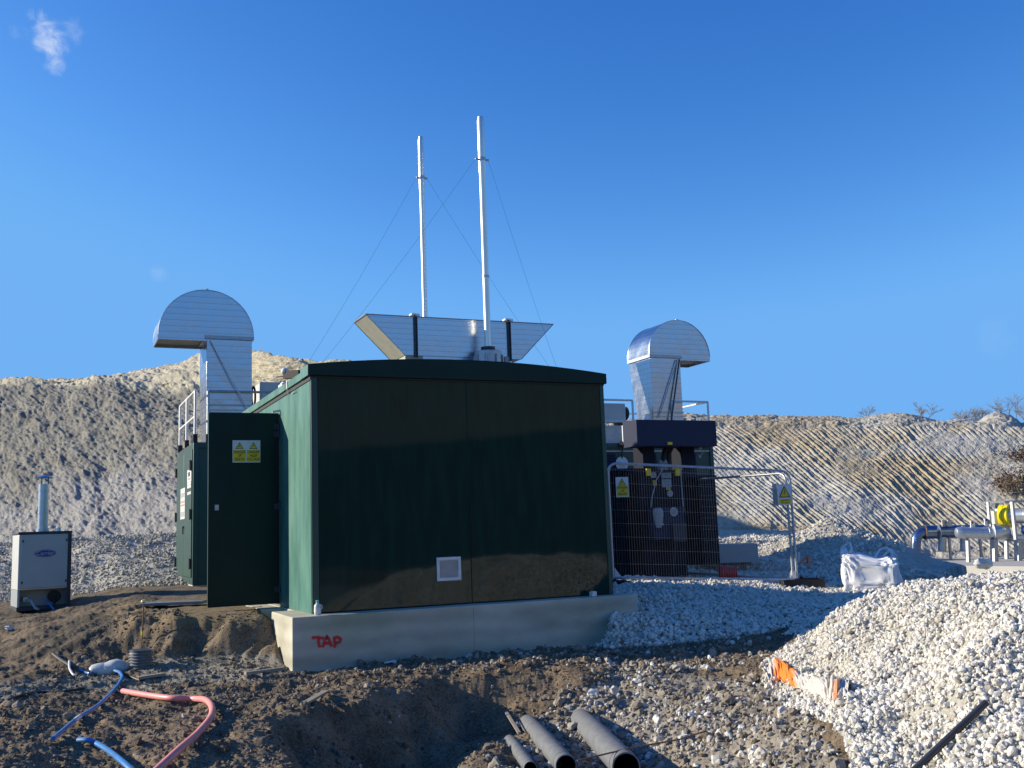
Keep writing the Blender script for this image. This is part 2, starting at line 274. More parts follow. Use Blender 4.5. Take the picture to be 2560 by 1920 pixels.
def concrete():
    m, t, b = nm('cast_concrete'); N = t.nodes; K = t.links
    setp(b, 'Roughness', .85)
    tc = N.new('ShaderNodeTexCoord'); sp = N.new('ShaderNodeSeparateXYZ'); K.new(tc.outputs['Object'], sp.inputs[0])
    def noise(sc, det, stretch):
        mp = N.new('ShaderNodeMapping'); mp.inputs['Scale'].default_value = stretch; K.new(tc.outputs['Object'], mp.inputs[0])
        n = N.new('ShaderNodeTexNoise'); n.inputs['Scale'].default_value = sc; n.inputs['Detail'].default_value = det; K.new(mp.outputs[0], n.inputs['Vector']); return n
    a = noise(1.3, 8, (1, 1, 2)); rp = N.new('ShaderNodeValToRGB'); rp.color_ramp.elements[0].position = .32; rp.color_ramp.elements[1].position = .68
    rp.color_ramp.elements[0].color = (.38, .36, .27, 1); rp.color_ramp.elements[1].color = (.60, .57, .46, 1); K.new(a.outputs[0], rp.inputs[0])
    # algae tint in patches
    g = noise(.9, 4, (1, 1, 1.5)); gr = N.new('ShaderNodeMapRange'); gr.inputs[1].default_value = .52; gr.inputs[2].default_value = .75; gr.inputs[4].default_value = .55; K.new(g.outputs[0], gr.inputs[0])
    mx = N.new('ShaderNodeMixRGB'); mx.inputs['Color2'].default_value = (.24, .30, .16, 1); K.new(gr.outputs[0], mx.inputs[0]); K.new(rp.outputs[0], mx.inputs['Color1'])
    # darker damp band near the bottom of the pour, and pour lines
    wv = N.new('ShaderNodeTexWave'); wv.bands_direction = 'Z'; wv.inputs['Scale'].default_value = 1.6; wv.inputs['Distortion'].default_value = 2.5; wv.inputs['Detail'].default_value = 3
    K.new(tc.outputs['Object'], wv.inputs['Vector'])
    m3 = N.new('ShaderNodeMixRGB'); m3.blend_type = 'MULTIPLY'; m3.inputs[0].default_value = .16; K.new(mx.outputs[0], m3.inputs[1]); K.new(wv.outputs[0], m3.inputs[2])
    K.new(m3.outputs[0], b.inputs['Base Color'])
    f = noise(35, 5, (1, 1, 1)); bp = N.new('ShaderNodeBump'); bp.inputs['Distance'].default_value = .003; K.new(f.outputs[0], bp.inputs['Height']); K.new(bp.outputs[0], b.inputs['Normal'])
    return m
M['concrete'] = concrete()
def spray():
    m, t, b = nm('red_spray_paint'); N = t.nodes; K = t.links
    setp(b, 'Base Color', (.72, .03, .03, 1)); setp(b, 'Roughness', .7)
    tc = N.new('ShaderNodeTexCoord'); n = N.new('ShaderNodeTexNoise'); n.inputs['Scale'].default_value = 45; n.inputs['Detail'].default_value = 3; K.new(tc.outputs['Object'], n.inputs['Vector'])
    at = N.new('ShaderNodeAttribute'); at.attribute_name = 'soft'
    mm = N.new('ShaderNodeMath'); mm.operation = 'MULTIPLY_ADD'; mm.inputs[1].default_value = 1.1; K.new(n.outputs[0], mm.inputs[0]); K.new(at.outputs['Fac'], mm.inputs[2])
    mr = N.new('ShaderNodeMapRange'); mr.inputs[1].default_value = .62; mr.inputs[2].default_value = 1.05; mr.inputs[4].default_value = .85; K.new(mm.outputs[0], mr.inputs[0]); K.new(mr.outputs[0], b.inputs['Alpha'])
    return m
M['red_spray'] = spray()
def attr_mix(name, layers, rough=.95, bump=(.02, 12), noise_scale=3., fine=60.):
    """layers: [(attribute or None, colour a, colour b)] mixed on top of each other; a/b chosen by noise"""
    m, t, b = nm(name); N = t.nodes; K = t.links; setp(b, 'Roughness', rough); setp(b, 'Specular IOR Level', .2)
    tc = N.new('ShaderNodeTexCoord')
    def noise(sc, det=6, ro=.65):
        n = N.new('ShaderNodeTexNoise'); n.inputs['Scale'].default_value = sc; n.inputs['Detail'].default_value = det; n.inputs['Roughness'].default_value = ro; K.new(tc.outputs['Object'], n.inputs['Vector']); return n
    n1 = noise(noise_scale, 8, .7); n2 = noise(fine, 3, .6)
    mxn = N.new('ShaderNodeMath'); mxn.operation = 'MULTIPLY_ADD'; mxn.inputs[1].default_value = .5; K.new(n2.outputs[0], mxn.inputs[0])
    hf = N.new('ShaderNodeMath'); hf.operation = 'MULTIPLY'; hf.inputs[1].default_value = .5; K.new(n1.outputs[0], hf.inputs[0]); K.new(hf.outputs[0], mxn.inputs[2])
    out = None
    for at, ca, cb in layers:
        rp = N.new('ShaderNodeValToRGB'); e = rp.color_ramp.elements; e[0].position = .38; e[1].position = .62; e[0].color = (*ca, 1); e[1].color = (*cb, 1)
        K.new(mxn.outputs[0], rp.inputs[0])
        if out is None: out = rp.outputs[0]
        else:
            a = N.new('ShaderNodeAttribute'); a.attribute_name = at
            mx = N.new('ShaderNodeMixRGB'); K.new(a.outputs['Fac'], mx.inputs[0]); K.new(out, mx.inputs[1]); K.new(rp.outputs[0], mx.inputs[2]); out = mx.outputs[0]
    K.new(out, b.inputs['Base Color'])
    nb = noise(bump[1], 8, .7); bp = N.new('ShaderNodeBump'); bp.inputs['Distance'].default_value = bump[0]; K.new(nb.outputs[0], bp.inputs['Height']); K.new(bp.outputs[0], b.inputs['Normal'])
    return m
M['earth'] = attr_mix('site_earth', [(None, (.075, .054, .034), (.26, .20, .132)), ('clay', (.17, .16, .13), (.30, .28, .23)),
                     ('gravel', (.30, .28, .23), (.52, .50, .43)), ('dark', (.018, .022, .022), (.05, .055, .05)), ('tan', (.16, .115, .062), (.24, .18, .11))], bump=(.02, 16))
M['hill'] = attr_mix('spoil_hill', [(None, (.15, .142, .122), (.31, .30, .255)), ('grav', (.20, .195, .19), (.40, .39, .365)), ('pale', (.42, .38, .27), (.60, .55, .42))], bump=(.07, 6.), noise_scale=1.4, fine=9)
M['bank'] = attr_mix('quarry_face', [(None, (.29, .27, .21), (.53, .50, .42)), ('ochre', (.27, .20, .11), (.42, .33, .20)), ('grey', (.32, .32, .30), (.52, .51, .47))], bump=(.05, 4), noise_scale=.9, fine=7)
def stone_mat(name, stops):
    m, t, b = nm(name); N = t.nodes; K = t.links; setp(b, 'Roughness', .9); setp(b, 'Specular IOR Level', .2)
    at = N.new('ShaderNodeAttribute'); at.attribute_name = 'tint'; rp = N.new('ShaderNodeValToRGB'); rp.color_ramp.elements[0].position = stops[0][0]; rp.color_ramp.elements[0].color = (*stops[0][1], 1)
    rp.color_ramp.elements[1].position = stops[-1][0]; rp.color_ramp.elements[1].color = (*stops[-1][1], 1)
    for s_ in stops[1:-1]: e = rp.color_ramp.elements.new(s_[0]); e.color = (*s_[1], 1)
    K.new(at.outputs['Fac'], rp.inputs[0])
    tc = N.new('ShaderNodeTexCoord'); n = N.new('ShaderNodeTexNoise'); n.inputs['Scale'].default_value = 45; n.inputs['Detail'].default_value = 4; K.new(tc.outputs['Object'], n.inputs['Vector'])
    mx = N.new('ShaderNodeMixRGB'); mx.blend_type = 'MULTIPLY'; mx.inputs[0].default_value = .4; K.new(rp.outputs[0], mx.inputs[1]); K.new(n.outputs[0], mx.inputs[2])
    mr = N.new('ShaderNodeMixRGB'); mr.blend_type = 'ADD'; mr.inputs[0].default_value = .0; K.new(mx.outputs[0], mr.inputs[1]); K.new(mr.outputs[0], b.inputs['Base Color'])
    return m
M['limestone'] = stone_mat('limestone_gravel', [(0, (.22, .19, .15)), (.15, (.48, .44, .36)), (.45, (.70, .67, .59)), (1, (.90, .87, .80))])
M['mixed'] = stone_mat('mixed_stones', [(0, (.11, .085, .06)), (.4, (.27, .225, .17)), (.75, (.46, .43, .37)), (.93, (.6, .57, .5)), (1, (.85, .83, .77))])

# ---------------------------------------------------------------- mesh builder
class MB:
    def __init__(s): s.v = []; s.f = []; s.m = []
    def add(s, vs, fs, mi=0):
        o = len(s.v); s.v += [tuple(map(float, p)) for p in vs]; s.f += [tuple(i+o for i in f) for f in fs]; s.m += [mi]*len(fs); return s
    def box(s, x0, x1, y0, y1, z0, z1, mi=0):
        vs = [(x, y, z) for z in (z0, z1) for y in (y0, y1) for x in (x0, x1)]
        return s.add(vs, [(0, 2, 3, 1), (4, 5, 7, 6), (0, 1, 5, 4), (2, 6, 7, 3), (0, 4, 6, 2), (1, 3, 7, 5)], mi)
    def obox(s, c, ax, ay, az, mi=0):
        """box from centre and three half-axis vectors"""
        c = np.array(c, float); ax, ay, az = map(lambda q: np.array(q, float), (ax, ay, az))
        vs = [c+i*ax+j*ay+k*az for k in (-1, 1) for j in (-1, 1) for i in (-1, 1)]
        return s.add(vs, [(0, 2, 3, 1), (4, 5, 7, 6), (0, 1, 5, 4), (2, 6, 7, 3), (0, 4, 6, 2), (1, 3, 7, 5)], mi)
    def bar(s, a, b, w, h=None, mi=0, up=(0, 0, 1)):
        a = np.array(a, float); b = np.array(b, float); h = h or w; d = b-a; L = np.linalg.norm(d); d = d/L
        up = np.array(up, float)
        if abs(d@up) > .95: up = np.array([0, 1., 0])
        x = np.cross(d, up); x /= np.linalg.norm(x); y = np.cross(x, d)
        return s.obox((a+b)/2, x*w/2, d*L/2, y*h/2, mi)
    def tube(s, pts, r, n=12, mi=0, caps=True, closed=False):
        P = [np.array(p, float) for p in pts]; k = len(P); rs = r if hasattr(r, '__len__') else [r]*k
        t = [P[min(i+1, k-1)]-P[max(i-1, 0)] for i in range(k)]; t = [q/(np.linalg.norm(q) or 1) for q in t]
        ref = np.array([0, 0, 1.]) if abs(t[0][2]) < .9 else np.array([1., 0, 0]); vs = []
        x = np.cross(t[0], ref); x /= np.linalg.norm(x)
        for i in range(k):
            x = x-t[i]*(x@t[i]); x /= np.linalg.norm(x); y = np.cross(t[i], x)
            vs += [P[i]+rs[i]*(math.cos(2*math.pi*j/n)*x+math.sin(2*math.pi*j/n)*y) for j in range(n)]
        fs = [(i*n+j, i*n+(j+1) % n, (i+1)*n+(j+1) % n, (i+1)*n+j) for i in range(k-1) for j in range(n)]
        if caps: fs += [tuple(range(n-1, -1, -1)), tuple((k-1)*n+j for j in range(n))]
        return s.add(vs, fs, mi)
    def pipe(s, a, b, ro, ri, n=24, mi=0, mo=1):
        """hollow pipe open at b"""
        a = np.array(a, float); b = np.array(b, float); d = (b-a)/np.linalg.norm(b-a)
        s.tube([a, b], ro, n, mi, caps=False); s.tube([b, a], ri, n, mo, caps=False)
        ref = np.array([0, 0, 1.]) if abs(d[2]) < .9 else np.array([1., 0, 0]); x = np.cross(d, ref); x /= np.linalg.norm(x); y = np.cross(d, x)
        vs = [b+q*(math.cos(2*math.pi*j/n)*x+math.sin(2*math.pi*j/n)*y) for q in (ro, ri) for j in range(n)]
        return s.add(vs, [(j, (j+1) % n, n+(j+1) % n, n+j) for j in range(n)], mi)
    def prism(s, poly, f, d0, d1, mi=0, side=None):
        """poly of (a,b) points; f(a,b,d) -> xyz"""
        n = len(poly); vs = [f(a, b, d0) for a, b in poly]+[f(a, b, d1) for a, b in poly]
        s.add(vs, [tuple(range(n-1, -1, -1)), tuple(range(n, 2*n))], mi)
        o = len(s.v)-2*n
        for i in range(n): s.f.append((o+i, o+(i+1) % n, o+n+(i+1) % n, o+n+i)); s.m.append(mi if side is None else side)
        return s
    def poly(s, pts, mi=0): return s.add(pts, [tuple(range(len(pts)))], mi)
    def ball(s, c, r, n=10, mi=0, sc=(1, 1, 1)):
        c = np.array(c, float); vs = [c+np.array((0, 0, r*sc[2]))]
        for i in range(1, n):
            a = math.pi*i/n
            for j in range(2*n): b = math.pi*j/n; vs.append(c+r*np.array((math.sin(a)*math.cos(b)*sc[0], math.sin(a)*math.sin(b)*sc[1], math.cos(a)*sc[2])))
        vs.append(c-np.array((0, 0, r*sc[2]))); m = 2*n
        fs = [(0, 1+j, 1+(j+1) % m) for j in range(m)]
        for i in range(n-2): fs += [(1+i*m+j, 1+(i+1)*m+j, 1+(i+1)*m+(j+1) % m, 1+i*m+(j+1) % m) for j in range(m)]
        l = len(vs)-1; fs += [(l, 1+(n-2)*m+(j+1) % m, 1+(n-2)*m+j) for j in range(m)]
        return s.add(vs, fs, mi)
    def text(s, txt, size, org, xd, yd, mi=0, align='CENTER', bold=.0, xs=1.):
        cu = bpy.data.curves.new('lettering', 'FONT'); cu.body = txt; cu.size = 1; cu.align_x = align; cu.resolution_u = 3; cu.offset = bold
        ob = bpy.data.objects.new('lettering', cu); COL.objects.link(ob); dg = bpy.context.evaluated_depsgraph_get(); dg.update()
        me = ob.evaluated_get(dg).to_mesh(); org, xd, yd = (np.array(q, float) for q in (org, xd, yd))
        s.add([org+size*(v.co.x*xs*xd+v.co.y*yd) for v in me.vertices], [tuple(p.vertices) for p in me.polygons], mi)
        ob.evaluated_get(dg).to_mesh_clear(); bpy.data.objects.remove(ob); bpy.data.curves.remove(cu); return s
    def build(s, name, mats, parent=None, bevel=0., sharp=35, **tags):
        if not isinstance(mats, (list, tuple)): mats = [mats]
        off = np.zeros(3); p = parent
        while p is not None: off += np.array(p.location); p = p.parent
        me = bpy.data.meshes.new(name); me.from_pydata([tuple(np.array(v)-off) for v in s.v], [], s.f)
        for mm in mats: me.materials.append(M[mm])
        me.polygons.foreach_set('material_index', s.m); me.polygons.foreach_set('use_smooth', [True]*len(me.polygons)); me.update()
        me.set_sharp_from_angle(angle=math.radians(sharp))
        o = bpy.data.objects.new(name, me); COL.objects.link(o); o.parent = parent
        if bevel:
            b = o.modifiers.new('bevel', 'BEVEL'); b.width = bevel; b.segments = 2; b.limit_method = 'ANGLE'; b.harden_normals = False
        return tag(o, **tags)
def tag(o, label=None, cat=None, group=None, kind=None):
    if label: o['label'] = label
    if cat: o['category'] = cat
    if group: o['group'] = group
    if kind: o['kind'] = kind
    return o
def thing(name, loc, label, cat, group=None):
    o = bpy.data.objects.new(name, None); COL.objects.link(o); o.location = tuple(map(float, loc)); o.empty_display_size = .1
    return tag(o, label, cat, group)
def npmesh(name, V, F, mats, attrs=None, smooth=True, **tags):
    """fast mesh from arrays; F is (n,3) or (n,4)"""
    me = bpy.data.meshes.new(name); n = len(V); k = F.shape[1]
    me.vertices.add(n); me.vertices.foreach_set('co', V.astype(np.float32).ravel())
    me.loops.add(F.size); me.loops.foreach_set('vertex_index', F.astype(np.int32).ravel())
    me.polygons.add(len(F)); me.polygons.foreach_set('loop_start', np.arange(0, F.size, k, dtype=np.int32)); me.polygons.foreach_set('loop_total', np.full(len(F), k, np.int32))
    me.polygons.foreach_set('use_smooth', np.full(len(F), smooth)); 
    for a, val in (attrs or {}).items():
        at = me.attributes.new(a, 'FLOAT', 'POINT'); at.data.foreach_set('value', val.astype(np.float32).ravel())
    me.update(); me.validate()
    for mm in mats: me.materials.append(M[mm])
    o = bpy.data.objects.new(name, me); COL.objects.link(o); return tag(o, **tags)
def grid_faces(a, b, wrap=False):
    i = np.arange(a-1)[:, None]; j = np.arange(b if wrap else b-1)[None, :]; j2 = (j+1) % b
    return np.stack([i*b+j, i*b+j2, (i+1)*b+j2, (i+1)*b+j], -1).reshape(-1, 4)

# ---------------------------------------------------------------- ground: one sheet, finer near the camera's view
th = np.concatenate([np.linspace(-math.pi, -.75, 150, endpoint=False), np.linspace(-.75, -.53, 60, endpoint=False), np.linspace(-.53, .53, 1150, endpoint=False), np.linspace(.53, .75, 60, endpoint=False), np.linspace(.75, math.pi, 150, endpoint=False)])
rho = np.concatenate([[.05], np.exp(np.linspace(math.log(.6), math.log(4.5), 40, endpoint=False)), np.exp(np.linspace(math.log(4.5), math.log(22), 620, endpoint=False)), np.exp(np.linspace(math.log(22), math.log(60), 180, endpoint=False)), np.exp(np.linspace(math.log(60), math.log(900), 30))])
Rg, Tg = np.meshgrid(rho, th, indexing='ij'); Lg = Rg*np.sin(Tg); Dg = Rg*np.cos(Tg)
X = CAM[0]+Lg*RH[0]+Dg*DH[0]; Y = CAM[1]+Lg*RH[1]+Dg*DH[1]; Zg = ground_h(X, Y)
P = np.stack([X, Y, Zg], -1).reshape(-1, 3); 
with np.errstate(all='ignore'): PX, PY = to_px(P)
PX = np.where(Dg.ravel() > 1, PX, -9999); Dr = Dg.ravel(); Lr = Lg.ravel(); xr, yr = P[:, 0], P[:, 1]
nz = 26*fbm(xr*1.1, yr*1.1, 31, 4); PXn = PX+nz; PYn = PY+.45*nz
WHITE = [(2500, 1200), (2050, 1226), (1950, 1240), (1880, 1270), (1795, 1310), (1735, 1350), (1700, 1385), (1640, 1425), (1640, 1470), (1700, 1530), (1790, 1560), (1830, 1600), (1850, 1659), (1850, 1900), (6000, 1900), (6000, 1200)]
SHADE = [(1285, 1400), (1460, 1390), (1600, 1382), (1720, 1360), (1810, 1305), (1770, 1262), (1550, 1255), (1285, 1240)]
gravel = (pip(PXn, PYn, WHITE) | pip(PXn, PYn, SHADE)).astype(float)
gravel = np.maximum(gravel, sstep(20.3, 21, Dr)*(Lr > .4*0+1.))
gravel = np.maximum(gravel, sstep(19.5, 20.5, Dr)*(Lr < -3))
gravel = np.where((Dr > 10) & (Dr < 21) & (PX > 1810), 1., gravel)
midg = pip(PXn, PYn, [(1050, 1700), (1180, 1560), (1280, 1480), (1400, 1440), (1560, 1460), (1700, 1500), (1860, 1700)])
gravel = np.where(midg, np.maximum(gravel, .45), gravel)
clay = (pip(PXn, PYn, [(285, 1425), (600, 1412), (632, 1452), (560, 1475), (330, 1480)]) | pip(PXn, PYn, [(-100, 1478), (150, 1462), (330, 1462), (330, 1490), (120, 1500), (-100, 1545)])).astype(float)*.8
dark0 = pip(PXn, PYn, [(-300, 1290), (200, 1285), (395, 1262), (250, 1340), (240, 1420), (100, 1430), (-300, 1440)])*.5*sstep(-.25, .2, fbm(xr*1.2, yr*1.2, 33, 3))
tan = pip(PXn, PYn, [(240, 1350), (250, 1300), (480, 1290), (620, 1285), (620, 1345)]).astype(float)
behind = (np.abs(np.arctan2(Lr, Dr)) > 1.5)
behind |= np.arctan2(Lr, Dr) > 1.15
dark = np.where(behind & (np.hypot(Lr, Dr) > 17.2) & (np.hypot(Lr, Dr) < 28), 1., dark0); dark = np.where(behind & (np.hypot(Lr, Dr) > 28), .4, dark)  # unseen mound near black, hill behind dimmed, to shape the front panel's reflection
clay = np.where(behind & (np.hypot(Lr, Dr) > 24), .7, clay); gravel = np.where(behind & (np.hypot(Lr, Dr) > 24), .25, gravel); gravel = np.where(behind & (np.hypot(Lr, Dr) < 12), .6, gravel)
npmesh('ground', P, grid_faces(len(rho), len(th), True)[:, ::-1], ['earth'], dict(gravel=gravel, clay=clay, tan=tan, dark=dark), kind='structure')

# ---------------------------------------------------------------- left spoil hill and right quarry face
SKY_L = [(-500, 800), (0, 812), (60, 812), (130, 816), (210, 818), (300, 822), (430, 822), (560, 812), (700, 822), (800, 830), (900, 900), (1100, 1150), (1500, 1200)]
SKY_B = [(-500, 830), (0, 840), (180, 822), (255, 802), (330, 796), (395, 781), (430, 767), (500, 766), (560, 768), (600, 771), (650, 772), (690, 786), (745, 781), (795, 787), (850, 800), (920, 900), (1100, 1150), (1500, 1200)]
SKY_R = [(1000, 930), (1300, 905), (1400, 895), (1480, 886), (1540, 891), (1620, 888), (1700, 889), (1860, 893), (1900, 886), (1960, 884), (2000, 892), (2040, 903), (2080, 898), (2120, 905), (2145, 890), (2170, 883), (2195, 886), (2212, 900), (2260, 905), (2700, 900)]
def crest_z(px, D, table):
    py = np.interp(px, [a for a, b in table], [b for a, b in table]); r = _d[:, None]+np.outer(RR, (px-1106)/FPX)-np.outer(UU, (py-829.5)/FPX)
    return CAM[2]+r[2]*D/(DH@r)
def slope_sheet(name, p0, p1, nu, prof, nrow, disp, matn, attrf):
    """prof(px) -> list of (D array, z array) knots; rows interpolated between them"""
    px = np.linspace(p0, p1, nu); kn = prof(px); cnt = nrow
    Ds, Zs = [], []
    for (a, b, c) in zip(kn[:-1], kn[1:], cnt):
        t = np.linspace(0, 1, c, endpoint=False)[:, None]; Ds.append(a[0]*(1-t)+b[0]*t); Zs.append(a[1]*(1-t)+b[1]*t)
    D = np.vstack(Ds+[kn[-1][0][None]]); Z = np.vstack(Zs+[kn[-1][1][None]])
    u = np.array([(lambda r: (r@RH)/(r@DH))(ray(c, 1000)) for c in px])[None, :]; L = u*D
    x = CAM[0]+L*RH[0]+D*DH[0]; y = CAM[1]+L*RH[1]+D*DH[1]
    V = np.stack([x, y, Z], -1)
    tu = np.gradient(V, axis=1); tv = np.gradient(V, axis=0); n = np.cross(tu, tv); n /= np.linalg.norm(n, axis=-1, keepdims=True)+1e-9
    s = np.cumsum(np.linalg.norm(np.diff(V[:, nu//2], axis=0), axis=-1)); s = np.concatenate([[0], s])[:, None]+0*D
    a = np.cumsum(np.concatenate([[0], np.linalg.norm(np.diff(V[nrow[0], :], axis=0), axis=-1)]))[None, :]+0*D
    V = V+n*disp(a, s, V, px[None, :]+0*D)[..., None]
    at = attrf(a, s, V, px[None, :]+0*D)
    return npmesh(name, V.reshape(-1, 3), grid_faces(V.shape[0], V.shape[1])[:, ::-1], [matn], {k: v.ravel() for k, v in at.items()}, kind='structure')
def hillprof(px):
    toe = np.interp(px, [-600, 0, 470, 620, 800, 1100, 1500], [39, 35, 28, 26, 25.3, 25.5, 26]); c = toe+np.interp(px, [430, 600, 800], [12, 9.5, 8.3])
    o = np.ones_like(px)
    zc = crest_z(px, c, SKY_L); f7 = np.interp(px, [430, 520], [7, 2.2])
    return [(toe-1.5, .55*o), (toe, .75*o), (toe+6, .75+(zc-.75)*.46), (c, zc), (c+1.5, zc-.15), (c+f7, crest_z(px, c+f7, SKY_B)), (c+f7+1.2, crest_z(px, c+f7+1.2, SKY_B)-.4), (c+f7+5, 2*o), (c+60, 1*o)]
def hilldisp(a, s, V, px):
    z = V[..., 2]; wv = a+.9*fbm(a*.22, s*.3, 43, 3)
    d = .42*fbm(a*.33, s*.3, 41, 4)+.13*fbm(wv*.9, s*.38, 44, 4)+.10*fbm(a*2.1, s*1.7, 42, 4, .6)+.08*fbm(a*6.5, s*5.5, 45, 3, .65)
    return d*sstep(0, 2., s)
def hillattr(a, s, V, px):
    z = V[..., 2]; g = 1-sstep(2.6, 4.4, z+2.4*fbm(a*.25, s*.3, 51, 4)-(px/2212)*2.2)
    rows = sstep(14.5, 15.4, s)
    return dict(grav=g, pale=rows*.9)
slope_sheet('spoil_hill', -550, 1350, 950, hillprof, [8, 120, 120, 20, 60, 20, 20, 6], hilldisp, 'hill', hillattr)
def bankprof(px):
    toe = np.interp(px, [1000, 1300, 2212, 2700], [44, 41, 36.5, 34]); zt = np.interp(px, [1000, 1650, 1850, 2000, 2700], [.5, .5, .15, -.55, -.7])
    c = toe+7.5; zc = crest_z(px, c, SKY_R); o = np.ones_like(px); zf_ = crest_z(px, toe+6.7, [(900, 915), (1540, 915), (1900, 916), (2212, 921), (2700, 925)])
    return [(toe-1.2, zt-.3), (toe, zt), (toe+6.7, zf_), (c, np.maximum(zf_+.1, zc-.35)), (c+1.5, zc-.12), (c+2.2, zc), (c+4, zc-.5), (c+60, zc*0+1)]
def bankdisp(a, s, V, px):
    face = sstep(1.4, 2.0, s)*(1-sstep(9.2, 9.9, s))
    ang = 1.0+.07*fbm(a*.07, s*.12, 61, 2)
    ph = (a*ang+s*.50+.25*fbm(a*.16, s*.22, 62, 3)+.045*fbm(a*1.3, s*1.6, 69, 3))/.185
    fr = ph-np.floor(ph); g = np.where(fr < .34, -np.sin(fr/.34*math.pi), .22*np.sin((fr-.34)/.66*math.pi))
    g2 = np.sin(ph*2*math.pi*.5)*.25
    amp = .098*(.12+1.1*sstep(-.30, .15, fbm(a*.45, s*.6, 63, 4)))*(.75+.9*vn(a*2.4, s*.9, 64))
    rough = .30*fbm(a*.28, s*.35, 65, 3)+.12*fbm(a*2.9, s*2.6, 66, 5, .6)
    lump = (1-face)*(.12*fbm(a*1.2, s*1.2, 67, 4)+.10*np.abs(fbm(a*4, s*4, 68, 3)))
    return face*(amp*(g+g2))+rough*.5+lump
def bankattr(a, s, V, px):
    return dict(ochre=.65*sstep(.05, .45, fbm(a*.2, s*.35, 71, 4)+.5*(sstep(2.4, .6, s))), grey=sstep(.05, .5, fbm(a*.3, s*.3, 72, 4))*.8)
slope_sheet('quarry_bank', 1120, 2650, 2300, bankprof, [14, 330, 22, 24, 12, 14, 6], bankdisp, 'bank', bankattr)

# ---------------------------------------------------------------- loose stones
def ico(sub):
    import bmesh
    bm = bmesh.new(); bmesh.ops.create_icosphere(bm, subdivisions=sub, radius=1.); V = np.array([v.co[:] for v in bm.verts]); F = np.array([[v.index for v in f.verts] for f in bm.faces]); bm.free(); return V, F
ICO = {1: ico(1), 2: ico(2)}
def stones(name, P, size, tint, sub, matn, **tags):
    V0, F0 = ICO[sub]; n = len(P); m = len(V0)
    q = RNG.normal(size=(n, 4)); q /= np.linalg.norm(q, axis=1, keepdims=True); a, b, c, d = q.T
    R = np.stack([1-2*(c*c+d*d), 2*(b*c-a*d), 2*(b*d+a*c), 2*(b*c+a*d), 1-2*(b*b+d*d), 2*(c*d-a*b), 2*(b*d-a*c), 2*(c*d+a*b), 1-2*(b*b+c*c)], -1).reshape(n, 3, 3)
    sc = np.stack([RNG.uniform(.8, 1.35, n), RNG.uniform(.7, 1.05, n), RNG.uniform(.5, .9, n)], -1)
    V = V0[None]*(1+RNG.uniform(-.26, .22, (n, m, 1)))*sc[:, None]; V = np.einsum('nij,nmj->nmi', R, V)*(size/2)[:, None, None]+P[:, None]
    F = (F0[None]+(np.arange(n)*m)[:, None, None]).reshape(-1, 3)
    return npmesh(name, V.reshape(-1, 3), F, [matn], dict(tint=np.repeat(tint, m)), smooth=False, **tags)
def sample(n, L0, L1, D0, D1):
    L = RNG.uniform(L0, L1, n); D = RNG.uniform(D0, D1, n); x = CAM[0]+L*RH[0]+D*DH[0]; y = CAM[1]+L*RH[1]+D*DH[1]; z = ground_h(x, y)
    P = np.stack([x, y, z], -1); px, py = to_px(P); n_ = 26*fbm(x*1.1, y*1.1, 31, 4); return P, L, D, px+n_, py+.45*n_
inplinth = lambda P: (P[:, 0] > -.34) & (P[:, 0] < 4.2) & (P[:, 1] > -.3) & (P[:, 1] < 6)
# clean white limestone heap
P, L, D, px, py = sample(185000, -1, 7.5, 5., 14.5)
dirt = fbm(P[:, 0]*.9+3, P[:, 1]*.9, 77, 3)
k = (pip(px, py, WHITE) | ((px > 1790) & (D > 8.5) & (L > 2.5))) & (D < 14.2) & (L < D*.62+.4)
k &= (RNG.uniform(size=len(k)) < np.where((px > 2040) & (dirt > .12), .60, 1.))
P, D, dirt, px = P[k], D[k], dirt[k], px[k]; keep = RNG.uniform(size=len(P)) < 1.0
P, D, dirt, px = P[keep], D[keep], dirt[keep], px[keep]
sz = np.clip(RNG.lognormal(math.log(.0265), .42, len(P)), .010, .058); P[:, 2] += sz*RNG.uniform(-.15, .55, len(P))
tint = np.clip(RNG.beta(2.3, 1.35, len(P))-.30*sstep(.05, .35, dirt)*(px > 1950), 0, 1); nr = D < 9
stones('white_gravel', P[nr], sz[nr], tint[nr], 2, 'limestone', kind='stuff', label='white crushed limestone gravel of the big heap nearest the viewer', cat='gravel')
stones('white_gravel_behind', P[~nr], sz[~nr], tint[~nr], 1, 'limestone', kind='stuff', label='white crushed limestone gravel on the far flank of the big heap', cat='gravel').name = 'white_gravel'
# shaded gravel beside the plinth, out to the fence
P, L, D, px, py = sample(42000, .2, 7., 11., 19.5)
k = (pip(px, py, SHADE) | (pip(px, py, [(1700, 1290), (1830, 1250), (2000, 1250), (1850, 1330)]))) & ~inplinth(P); P = P[k]
sz = np.clip(RNG.lognormal(math.log(.046), .3, len(P)), .02, .09); P[:, 2] += sz*RNG.uniform(-.15, .5, len(P))
stones('side_gravel', P, sz, RNG.beta(3, 1.7, len(P)), 1, 'limestone', kind='stuff', label='white limestone gravel in the shade between the plinth end and the fence', cat='gravel')
